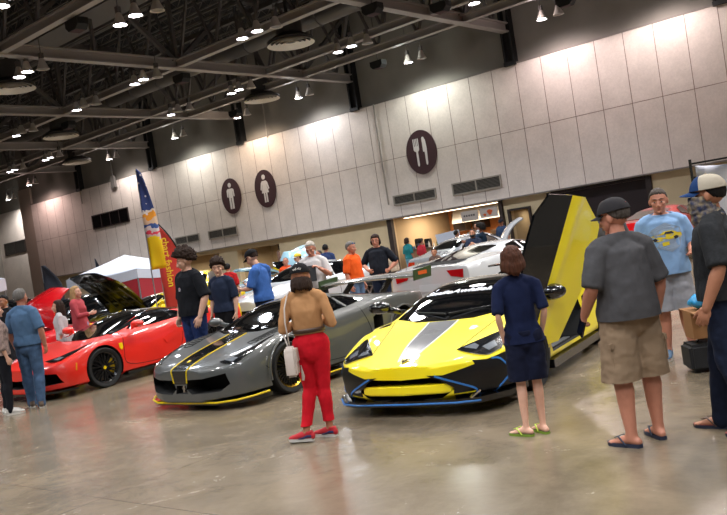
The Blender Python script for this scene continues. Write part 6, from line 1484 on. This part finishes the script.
# ------------------------------------------------------------ people further back
def pm(c): return cloth('c' + c.strip('#'), c)
FAR = dict(detail=0)
far = [
 ('woman with long blonde hair in pink sweater and denim shorts', (-14.75, 8.74), (.75, .45), 1.72, 'fair', ('long', 'blonde'), ('#a3434a', 1.9, .86, .5), ('#7f93b5', 'shorts', .66, .5), dict(female=True, pose=dict(elbowR=(-.22, -.10, 1.14), wristR=(-.16, -.32, 1.16)))),
 ('blonde woman standing nearest under the raised tailgate', (-22.0, 13.75), (.8, -.5), 1.66, 'fair', ('long', 'blonde'), ('#c9b7a0', .9, .9, .3), ('#39445c', 'pants', .08, .2), dict(female=True)),
 ('blonde woman in maroon behind the other blonde woman', (-22.2, 14.35), (.7, -.6), 1.68, 'fair', ('long', 'blonde'), ('#7b2f35', .9, .9, .3), ('#39445c', 'pants', .08, .2), dict(female=True)),
 ('woman with brown hair and white top bending behind the small red car', (-14.35, 8.1), (-.6, -.8), 1.5, 'light', ('long', 'brown'), ('#b9b6b8', 1.5, .9, .4), ('#2b2b30', 'pants', .08, .2), dict(female=True)),
 ('bearded person in black shirt behind the left edge', (-16.4, 8.1), (.3, -1), 1.76, 'tan', ('short', 'black'), ('#1a1a1d', .9, .9, .5), ('#2b2b30', 'pants', .08, .2), {}),
 ('man in red shirt with black face mask beside the yellow flag', (-20.35, 15.63), (.9, -.3), 1.78, 'ruddy', ('short', 'saltpepper'), ('#8e1f22', .9, .9, .6), ('#2b2b30', 'pants', .08, .2), dict(mask=M_black, pose=dict(elbowL=(.24, -.08, 1.16), wristL=(.12, -.26, 1.30)))),
 ('man in red tee with round black back print behind the teenagers', (-17.0, 14.6), (-.5, .85), 1.7, 'light', ('short', 'black'), ('#a51b1f', .9, .9, .6), ('#2b2b30', 'pants', .08, .2), {}),
 ('man in orange shirt and dark vest beside the pale blue pickup', (-16.3, 16.1), (.5, -.9), 1.62, 'ruddy', ('buzz', 'grey'), ('#cf4a1c', .9, .92, .5), ('#2b2b30', 'pants', .08, .2), {}),
 ('person in white shirt with yellow and white cap behind the white-haired man', (-16.75, 17.05), (-.5, -.9), 1.68, 'light', ('short', 'brown'), ('#b9c2cc', .9, .92, .5), ('#2b2b30', 'pants', .08, .2), dict(cap=('#c9b13c', '#b9bcc0'))),
 ('man in blue plaid shirt with dark hair seen from behind', (-16.91, 18.45), (-.6, .8), 1.82, 'tan', ('short', 'black'), ('#2e3c63', 1.9, .9, .5), ('#2b2b30', 'pants', .08, .2), {}),
 ('balding man beside the plaid shirt man', (-17.45, 18.7), (-.4, -.8), 1.68, 'ruddy', ('buzz', 'saltpepper'), ('#7d6a60', .9, .9, .5), ('#2b2b30', 'pants', .08, .2), {}),
 ('person in teal tee standing at the food counter', (-18.2, 24.3), (.2, 1), 1.62, 'tan', ('mop', 'brown'), ('#1f6e72', .9, .9, .4), ('#5d8fa0', 'pants', .08, .3), dict(female=True)),
 ('person in red top beside the white sheet at the food counter', (-17.45, 24.1), (.2, 1), 1.5, 'tan', ('short', 'black'), ('#a32630', .9, .9, .4), ('#7a2a33', 'pants', .08, .3), dict(female=True)),
 ('woman with dark hair and cream top seated low in front of the food counter', (-15.9, 20.3), (.5, -.6), 1.30, 'tan', ('mop', 'brown'), ('#b5a08a', 1.9, .88, .5), ('#4a3f3a', 'shorts', .5, .5), dict(female=True)),
 ('child peeking over the roof of the grey coupe', (-13.0, 18.5), (.4, -1), 1.22, 'tan', ('short', 'brown'), ('#5c4a44', .9, .9, .4), ('#2b2b30', 'pants', .08, .3), {}),
 ('man in navy team shirt with black mask leaning by the grey coupe', (-12.2, 19.3), (.3, -1), 1.60, 'tan', ('buzz', 'black'), ('#232c40', 1.9, .9, .5), ('#2b2b30', 'pants', .08, .3), dict(mask=M_black, pose=dict(elbowL=(.24, -.10, 1.16), wristL=(.10, -.26, 1.28), elbowR=(-.24, -.10, 1.16), wristR=(-.10, -.26, 1.24)))),
 ('person in grey shirt with dark hair at the counter, back turned', (-15.75, 23.9), (.2, 1), 1.62, 'tan', ('short', 'black'), ('#4b4f57', .9, .9, .4), ('#2b2b30', 'pants', .08, .3), {}),
 ('man in navy tee and white mask reaching over a car by the raised white hood', (-12.72, 20.6), (-1, -.2), 1.70, 'brown', ('curly', 'black'), ('#16283c', .8, .9, .5), ('#2b2b30', 'pants', .08, .3), dict(mask=mat('white_mask', '#b9bcc2', rough=.8), pose=dict(elbowL=(.28, -.2, 1.33), wristL=(.25, -.45, 1.30), elbowR=(-.26, -.1, 1.14), wristR=(-.2, -.3, 1.2)))),
 ('bearded man behind the raised white hood, head only in view', (-17.1, 27.4), (.2, -1), 1.78, 'tan', ('short', 'brown'), ('#6a5a4c', .9, .9, .4), ('#2b2b30', 'pants', .08, .3), {}),
 ('man in dark cap behind the raised white hood', (-16.2, 27.75), (.1, -1), 1.78, 'tan', ('short', 'black'), ('#31415c', .9, .9, .4), ('#2b2b30', 'pants', .08, .3), dict(cap=('#1c1f28', '#1c1f28'))),
 ('person in red, white and blue striped shirt and dark cap near the dark doorway', (-13.1, 24.7), (-.3, .9), 1.72, 'tan', ('short', 'black'), ('stripes', .9, .9, .6), ('#2b3040', 'pants', .08, .3), dict(cap=('#1c1c20', '#1c1c20'))),
 ('person with sunglasses hidden behind the head of the cargo shorts man', (-4.75, 11.0), (.4, -1), 1.76, 'light', ('short', 'brown'), ('#4c4a4e', .9, .9, .5), ('#2b2b30', 'pants', .08, .3), dict(glasses=True)),
]
def stripes():
    m = mat('striped_cloth', '#b3232e', rough=.9); nt = m.node_tree; b = nt.nodes['Principled BSDF']
    tc = nt.nodes.new('ShaderNodeTexCoord'); sx = nt.nodes.new('ShaderNodeSeparateXYZ'); nt.links.new(tc.outputs['Object'], sx.inputs[0])
    mu = nt.nodes.new('ShaderNodeMath'); mu.operation = 'MULTIPLY'; mu.inputs[1].default_value = 4.2; nt.links.new(sx.outputs['Z'], mu.inputs[0])
    fr = nt.nodes.new('ShaderNodeMath'); fr.operation = 'FRACT'; nt.links.new(mu.outputs[0], fr.inputs[0])
    cr = nt.nodes.new('ShaderNodeValToRGB'); cr.color_ramp.interpolation = 'CONSTANT'; e = cr.color_ramp.elements; e[0].color = rgb('#b3232e'); e[1].position = .4; e[1].color = rgb('#c4c2c4')
    k = e.new(.55); k.color = rgb('#2c5aa0'); k = e.new(.85); k.color = rgb('#c4c2c4'); nt.links.new(fr.outputs[0], cr.inputs[0]); nt.links.new(cr.outputs[0], b.inputs['Base Color']); return m
for i, (lb, xy, fc, h, sk_, hr, shr, bt_, kw) in enumerate(far):
    kw = dict(kw); sm = stripes() if shr[0] == 'stripes' else pm(shr[0])
    if 'cap' in kw: kw['cap'] = (pm(kw['cap'][0]), pm(kw['cap'][1]), {})
    person('person', lb, xy, fc, h=h, skin=sk_, hair=hr, shirt=(sm, *shr[1:]), bottom=(pm(bt_[0]), *bt_[1:]), shoes=('sneaker', M_black, WSOLE), seed=20 + i, detail=0, **kw)
    if i == 6: chest_print(person.t, person.last_shirt, [([(cos(a) * .6, sin(a) * .6) for a in [k * PI / 8 for k in range(16)]], 0), ([(cos(a) * .4, sin(a) * .25) for a in [k * PI / 8 for k in range(16)]], 1)], 1.25, .15, [M_black, mat('print_cream', '#b3a68a')], back=True)
    if i == 7:
        me = person.last_shirt.data.copy(); b = NB(); b.from_mesh(me)
        bmesh.ops.bisect_plane(b, geom=b.verts[:] + b.edges[:] + b.faces[:], plane_co=V((.13, 0, 0)), plane_no=V((-1, 0, 0)), clear_outer=True)
        for v in b.verts: v.co += v.normal * .008
        obj('vest_panel', b, pm('#2b3350'), person.t, True)

# ------------------------------------------------------------ tents, flags, banner
M_can = mat('white_canopy', '#c6c8d0', rough=.8); M_pole = mat('tent_pole', '#8f9194', rough=.4, metal=.6)
def tent(x, y, w_, top, eave, label, val=M_can, rz=0, extra=None):
    t = thing('canopy_tent', label, 'tent', (x, y, 0), rz)
    bm = NB(); n = 10; ap = bm.verts.new((0, 0, top)); prev = None; edge = []
    cs = [(-w_, -w_), (w_, -w_), (w_, w_), (-w_, w_)]; rings = []
    for r in range(1, n + 1):
        f = r / n; rg = []
        for i in range(4):
            a, b_ = cs[i], cs[(i + 1) % 4]
            for k in range(8):
                u = k / 8; px, py = lerp(a[0], b_[0], u) * f, lerp(a[1], b_[1], u) * f
                z = top - (top - eave) * (f ** .85) - .10 * math.sin(PI * u) * f * f
                rg.append(bm.verts.new((px, py, z)))
        rings.append(rg)
    for k in range(32): bm.faces.new((ap, rings[0][k], rings[0][(k + 1) % 32]))
    for A, B in zip(rings, rings[1:]): ring_faces(bm, A, B)
    o = obj('canopy', bm, M_can, t, 30); md = o.modifiers.new('t', 'SOLIDIFY'); md.thickness = .012
    bm = NB(); A = [bm.verts.new((lerp(cs[i][0], cs[(i + 1) % 4][0], k / 8) * 1.004, lerp(cs[i][1], cs[(i + 1) % 4][1], k / 8) * 1.004, eave - .10 * math.sin(PI * k / 8))) for i in range(4) for k in range(8)]
    B = [bm.verts.new(v.co - V((0, 0, .28))) for v in A]; ring_faces(bm, A, B); o = obj('valance', bm, val, t); md = o.modifiers.new('t', 'SOLIDIFY'); md.thickness = .01
    for a, b_ in cs:
        bm = NB(); bar(bm, (a * .985, b_ * .985, 0), (a * .985, b_ * .985, eave), .035); obj('leg', bm, M_pole, t)
    return t
t = tent(-23.6, 15.95, 1.35, 2.5, 1.95, 'white pop-up canopy with red side panel behind the flags', rz=rad(20))
b = NB(); box(b, (1.32, -1.3, .9), (1.35, 1.3, 1.65)); obj('side_panel', b, mat('red_side_panel', '#a3212b', rough=.8), t); b = NB(); box(b, (.2, -1.35, .9), (1.3, -1.32, 1.65)); obj('side_panel', b, mat('red_side_panel', ''), t)
tent(-20.7, 8.0, 1.5, 2.85, 2.15, 'white pop-up canopy cut by the left edge', rz=rad(10))
def feather(label, x, y, base, top, w_, ang, fn, lean=0, txt=None, name='feather_flag'):
    t = thing(name, label, 'flag', (x, y, 0), ang)
    bm = NB(); tube(bm, [(0, 0, 0), (0, 0, base), (lean * .5, 0, (base + top) / 2), (lean, 0, top)], [.016, .014, .011, .006], 8); obj('pole', bm, M_pole, t)
    bm = NB(); box(bm, (-.3, -.03, 0), (.3, .03, .02)); box(bm, (-.03, -.3, 0), (.03, .3, .02)); obj('base', bm, M_black, t)
    bm = NB(); R = []; n = 26
    for i in range(n + 1):
        f = i / n; z = lerp(base, top, f); x0 = lerp(0, lean, max(0, (z - base) / (top - base))); ww = w_ * fn(f)
        R.append([bm.verts.new((x0 + ww * u, .03 * math.sin(f * 9 + u * 3), z)) for u in (0, .25, .5, .75, 1)])
    for A, B in zip(R, R[1:]):
        for k in range(4): bm.faces.new((A[k], A[k + 1], B[k + 1], B[k]))
    return t, bm
R0 = math.atan2(.63, .76)
def flagm():
    m = mat('printed_flag', '#d9c21e', rough=.8); nt = m.node_tree; b = nt.nodes['Principled BSDF']; tc = nt.nodes.new('ShaderNodeTexCoord')
    sx = nt.nodes.new('ShaderNodeSeparateXYZ'); nt.links.new(tc.outputs['Object'], sx.inputs[0])
    n = nt.nodes.new('ShaderNodeTexNoise'); n.inputs['Scale'].default_value = 6; nt.links.new(tc.outputs['Object'], n.inputs['Vector'])
    mu = nt.nodes.new('ShaderNodeMath'); mu.operation = 'MULTIPLY_ADD'; mu.inputs[1].default_value = .35; nt.links.new(n.outputs['Fac'], mu.inputs[0]); nt.links.new(sx.outputs['Z'], mu.inputs[2])
    mr = nt.nodes.new('ShaderNodeMapRange'); mr.inputs[1].default_value = 1.95; mr.inputs[2].default_value = 3.6; nt.links.new(mu.outputs[0], mr.inputs[0])
    cr = nt.nodes.new('ShaderNodeValToRGB'); cr.color_ramp.interpolation = 'CONSTANT'; e = cr.color_ramp.elements; e[0].color = rgb('#e0c400'); e[1].position = .42; e[1].color = rgb('#b9a9a6')
    for p_, c_ in ((.46, '#c8354a'), (.5, '#bcb7b6'), (.56, '#2c4a86'), (.6, '#c0a58a'), (.66, '#d08a1e'), (.74, '#c9bfb6'), (.78, '#26386e')): k = e.new(p_); k.color = rgb(c_)
    nt.links.new(mr.outputs[0], cr.inputs[0])
    v = nt.nodes.new('ShaderNodeTexVoronoi'); v.inputs['Scale'].default_value = 9; nt.links.new(tc.outputs['Object'], v.inputs['Vector'])
    lt_ = nt.nodes.new('ShaderNodeMath'); lt_.operation = 'LESS_THAN'; lt_.inputs[1].default_value = .22; nt.links.new(v.outputs['Distance'], lt_.inputs[0])
    gt_ = nt.nodes.new('ShaderNodeMath'); gt_.operation = 'GREATER_THAN'; gt_.inputs[1].default_value = 2.95; nt.links.new(sx.outputs['Z'], gt_.inputs[0])
    ml = nt.nodes.new('ShaderNodeMath'); ml.operation = 'MULTIPLY'; nt.links.new(lt_.outputs[0], ml.inputs[0]); nt.links.new(gt_.outputs[0], ml.inputs[1])
    mx = nt.nodes.new('ShaderNodeMix'); mx.data_type = 'RGBA'; nt.links.new(ml.outputs[0], mx.inputs['Factor']); nt.links.new(cr.outputs[0], mx.inputs[6]); mx.inputs[7].default_value = rgb('#c9c6cc'); nt.links.new(mx.outputs[2], b.inputs['Base Color'])
    return m
t, bm = feather('tall printed flag, starry blue at the top and yellow at the bottom', -14.65, 10.5, 1.8, 3.95, .33, R0, lambda f: .25 + .75 * math.sin(min(1, (1 - f) * 1.1) * PI / 2) ** .8 if f < .98 else .1)
o = obj('cloth', bm, flagm(), t, True); md = o.modifiers.new('t', 'SOLIDIFY'); md.thickness = .004
t, bm = feather('red feather banner with yellow lettering behind the tall teenager', -17.22, 12.6, .5, 3.02, .55, R0, lambda f: 1 - (max(0, f - .55) / .45) ** 2 * .95)
o = obj('cloth', bm, mat('red_banner', '#b3322c', rough=.8), t, True); md = o.modifiers.new('t', 'SOLIDIFY'); md.thickness = .004
b = text_bm('chart fashion', .24, .02, 0, .001); xf(b, Matrix.Translation((.24, -.045, 1.95)) @ Matrix.Rotation(PI / 2, 4, 'X') @ Matrix.Rotation(-PI / 2, 4, 'Z')); obj('lettering', b, mat('banner_yellow', '#d9b52a', rough=.7), t)
bm = NB(); tube(bm, [(.55 * (1 - (max(0, f - .55) / .45) ** 2 * .95) + .01, .03 * math.sin(f * 9 + 3), .5 + 2.55 * f) for f in [k / 16 for k in range(17)]], .018, 8); obj('edge_sleeve', bm, M_black, t)
t, bm = feather('dark feather banner at the left behind the slate blue tee man', -22.9, 12.6, .9, 2.45, .55, R0, lambda f: math.sin(min(1, (1 - f) * 1.6 + .15) * PI / 2)); o = obj('cloth', bm, mat('dark_banner', '#20222c', rough=.8), t, True); md = o.modifiers.new('t', 'SOLIDIFY'); md.thickness = .004
t, bm = feather('narrow dark feather banner by the canopy', -25.3, 15.9, .9, 2.55, .22, R0, lambda f: math.sin(min(1, (1 - f) * 2 + .1) * PI / 2)); o = obj('cloth', bm, mat('dark_banner', ''), t, True); md = o.modifiers.new('t', 'SOLIDIFY'); md.thickness = .004

# white cloth backdrop at the right
t = thing('backdrop', 'tall white cloth backdrop on a black stand at the right edge', 'backdrop', (-3.62, 11.3, 0))
bm = NB(); R = []
for i in range(17):
    f = i / 16; R.append([bm.verts.new((.05 + 3.4 * u / 24, .05 * math.sin(u * 1.3) * (1 - f * .7) + .02, .25 + 1.78 * f - .05 * math.sin(PI * ((u % 6) / 6)) * f)) for u in range(25)])
for A, B in zip(R, R[1:]):
    for k in range(24): bm.faces.new((A[k], A[k + 1], B[k + 1], B[k]))
o = obj('cloth', bm, mat('white_cloth', '#bfc0cc', rough=.85), t, True); md = o.modifiers.new('t', 'SOLIDIFY'); md.thickness = .004
for x in (0, 3.5):
    bm = NB(); bar(bm, (x, 0, 0), (x, 0, 2.12), .03); bar(bm, (x - .25, 0, .02), (x + .25, 0, .02), .03); bar(bm, (x, -.25, .02), (x, .25, .02), .03); obj('stand', bm, M_black, t)
bm = NB(); bar(bm, (0, 0, 2.06), (3.5, 0, 2.06), .025); obj('crossbar', bm, M_black, t)

# case, box and folding chair at the right
t = thing('equipment_case', 'black soft equipment case with round white emblem on the floor', 'case', (-2.64, 8.0, 0), rad(35))
b = NB(); box(b, (-.22, -.16, .02), (.22, .16, .27)); bmesh.ops.bevel(b, geom=b.edges[:], offset=.03, segments=3, affect='EDGES'); obj('shell', b, mat('black_fabric_case', '#111113', rough=.7, bump=.4, bump_scale=120), t, 40)
b = NB(); lathe(b, [(.032, 0), (.042, 0), (.042, .003), (.032, .003)], 24, Matrix.Translation((.02, -.162, .12)) @ Matrix.Rotation(PI / 2, 4, 'X'), closed=True); bar(b, (.0, -.163, .14), (.02, -.163, .1), .008); bar(b, (.02, -.163, .1), (.04, -.163, .14), .008); obj('emblem', fixn(b), M_white, t)
for x in (-.17, .17):
    b = NB(); tube(b, [(x - .02, -.1, .025), (x + .02, -.1, .025)], .025, 12); obj('wheel', b, M_tire, t)
b = NB(); tube(b, [(-.1, 0, .27), (-.08, 0, .30), (.08, 0, .30), (.1, 0, .27)], .01, 8); obj('handle', b, M_plas, t)
t = thing('cardboard_box', 'open brown cardboard box stacked on the black equipment case', 'box', (-2.64, 8.03, .315), rad(35))
b = NB(); box(b, (-.17, -.13, 0), (.17, .13, .26)); obj('carton', b, mat('cardboard', '#8a6039', rough=.9), t); b = NB(); box(b, (-.17, -.24, .25), (.17, -.13, .26)); box(b, (-.17, .13, .25), (.17, .24, .26)); obj('flap', b, mat('cardboard', ''), t)
t = thing('plastic_bag', 'bright blue plastic bag on top of the cardboard box', 'bag', (-2.64, 8.03, .585), rad(30))
b = NB(); ell(b, (0, 0, .07), (.14, .11, .075)); tube(b, [(0, 0, .10), (.01, 0, .17)], [(.06, .05), (.03, .03)], 10, 'round'); me = remesh(b, .012, 2, [mat('blue_plastic', '#2d8fc4', rough=.35)]); displace(me, .02, 14, 2); link('sack', me, t)
t = thing('folding_chair', 'folding chair with light metal legs beside the equipment case', 'chair', (-2.2, 7.75, 0), rad(60))
for y in (-.2, .2):
    b = NB(); bar(b, (-.25, y, 0), (.2, y, .46), .02); obj('leg', b, M_pole, t); b = NB(); bar(b, (.25, y, 0), (-.22, y, .88), .02); obj('leg', b, M_pole, t)
b = NB(); box(b, (-.2, -.21, .43), (.2, .21, .46)); obj('seat', b, M_plas, t); b = NB(); box(b, (-.235, -.2, .62), (-.215, .2, .85)); obj('backrest', b, M_plas, t)
# photographer's tripod-like black stand by the red car (flag base weights) omitted

# ------------------------------------------------------------ food counter in the wide opening
X0, X1, YF = -23.0, -17.5, WY + .4
M_or = mat('orange_panel_wall', '#b8753f', rough=.7, noise_amt=.2, noise_scale=3); M_stn = mat('stainless', '#9c968b', rough=.35, metal=.6); M_wood = mat('tan_counter', '#8a6a4c', rough=.6)
bm = NB(); box(bm, (X0 - .1, WY + 4.9, .1), (X1 + .1, WY + 5.1, 2.6)); struct('wall_counter', bm, M_or)
t = thing('service_counter', 'tan service counter inside the wide opening', 'counter', ((X0 + X1) / 2, WY + .9, 0)); b = NB(); box(b, (-2.6, -.35, 0), (2.6, .35, .98)); obj('front', b, M_wood, t); b = NB(); box(b, (-2.65, -.4, .98), (2.65, .4, 1.03)); obj('worktop', b, mat('counter_top', '#6b5a4a', rough=.4), t)
t = thing('kitchen_hood', 'long stainless extractor hood at the back of the food counter', 'hood', (-20.2, WY + 4.2, 0)); b = NB(); prism(b, [(-.6, 1.9), (.5, 1.9), (.5, 2.55), (-.35, 2.55)], -1.9, 1.9, 'x'); obj('canopy', b, M_stn, t)
t = thing('menu_light', 'glowing light strip along the top of the food counter opening', 'lamp', (-20.2, WY + .8, 2.50)); b = NB(); box(b, (-2.6, -.1, 0), (2.6, .1, .05)); obj('housing', b, M_white, t); b = NB(); box(b, (-2.55, -.08, -.02), (2.55, .08, 0)); obj('tube', b, mat('warm_tube', '#ffe2c0', emit=6), t)
ad = bpy.data.lights.new('counter_light', 'AREA'); ad.energy = 260; ad.shape = 'RECTANGLE'; ad.size = 5; ad.size_y = 1.5; ad.color = (1, .84, .66); ao = bpy.data.objects.new('counter_light', ad); col.objects.link(ao); ao.location = (-20.2, WY + 2.4, 2.52)
for i, (x, z, lb) in enumerate(((-18.9, 2.12, 'left white paper poster hanging over the food counter'), (-17.95, 2.15, 'right white paper poster with orange drawing over the food counter'))):
    t = thing('paper_poster', lb, 'poster', (x, WY + .22, z)); b = NB(); box(b, (-.42, -.01, -.22), (.42, .01, .22)); obj('sheet', b, mat('poster_paper', '#bdb3ab', rough=.8), t)
    b = NB()
    if i: prism(b, [(.05 + .12 * cos(a) * (1 + .3 * sin(3 * a)), -.01 + .12 * sin(a)) for a in [k * PI / 8 for k in range(16)]], -.014, -.01, 'y'); prism(b, [(-.2 + .07 * cos(a), -.1 + .06 * sin(a)) for a in [k * PI / 6 for k in range(12)]], -.014, -.01, 'y'); obj('drawing', b, mat('orange_ink', '#c8551f', rough=.8), t)
    else:
        for k in range(5): box(b, (-.3 + k * .12, -.014, -.03), (-.22 + k * .12, -.01, .05))
        obj('lettering', b, mat('grey_ink', '#57504f', rough=.8), t)
t = thing('white_sheet', 'white sheet on an easel in front of the food counter', 'sheet', (-18.1, 26.9, 0), rad(12)); b = NB(); prism(b, [(-.55, 1.55), (.45, 1.62), (.62, .45), (-.35, .35)], -.02, .0, 'y'); obj('cloth', b, mat('sheet_cloth', '#b4b8c4', rough=.85), t)
for x in (-.5, .5): b = NB(); bar(b, (x * .3, .03, 1.6), (x, .05, 0), .03); obj('leg', b, M_wood, t)
b = NB(); bar(b, (0, .03, 1.6), (0, .5, 0), .03); obj('leg', b, M_wood, t)
rr = random.Random(4)
CC = ['#a32a22', '#2a2a2e', '#c9c4ba', '#315a8a', '#c98a2a', '#3e6a3a']
NM = ['red', 'black', 'white', 'blue', 'amber', 'green']
for k in range(22):
    x = -22.6 + k * .235; ci = rr.randrange(6)
    b = NB(); h_ = rr.uniform(.14, .3); lathe(b, [(0, 0), (.045, 0), (.045, h_ * .6), (.018, h_ * .8), (.018, h_), (0, h_)], 12)
    o = obj('bottle', b, mat('bottle_' + NM[ci], CC[ci], rough=.3), None, 40, (x, WY + .75 + rr.uniform(-.1, .15), 1.03)); tag(o, 'small ' + NM[ci] + ' condiment bottle in the row along the service counter', 'bottle', NM[ci] + ' bottles on the service counter')
for i, (x, w_, h_, m, lb) in enumerate(((-22.4, .35, .45, M_black, 'black coffee urn at the left end of the service counter'), (-21.9, .3, .38, M_plas, 'second black machine beside the coffee urn'), (-19.5, .4, .4, M_stn, 'steel napkin unit in the middle of the service counter'), (-18.3, .45, .35, mat('tan_box', '#9a7a58'), 'tan box at the right end of the service counter'))):
    t = thing('counter_machine', lb, 'machine', (x, WY + 1.12, 1.03)); b = NB(); box(b, (-w_ / 2, -.1, 0), (w_ / 2, .15, h_)); bmesh.ops.bevel(b, geom=b.edges[:], offset=.03, segments=2, affect='EDGES'); obj('casing', b, m, t, 40); b = NB(); box(b, (-w_ / 4, -.13, h_ * .3), (w_ / 4, -.1, h_ * .5)); obj('tap', b, M_duct, t)
for i, x in enumerate((-22.2, -21.1)):
    t = thing('wall_cabinet', ['tall dark wall cabinet at the left of the food opening', 'second dark wall cabinet in the food opening'][i], 'cabinet', (x, WY + 4.6, 1.5)); b = NB(); box(b, (-.35, -.25, 0), (.35, .25, .9)); obj('body', b, M_brown if i else M_stn, t); b = NB(); box(b, (-.33, -.27, .02), (.33, -.25, .88)); obj('door', b, M_brown, t)

bpy.data.scenes.remove(bench)
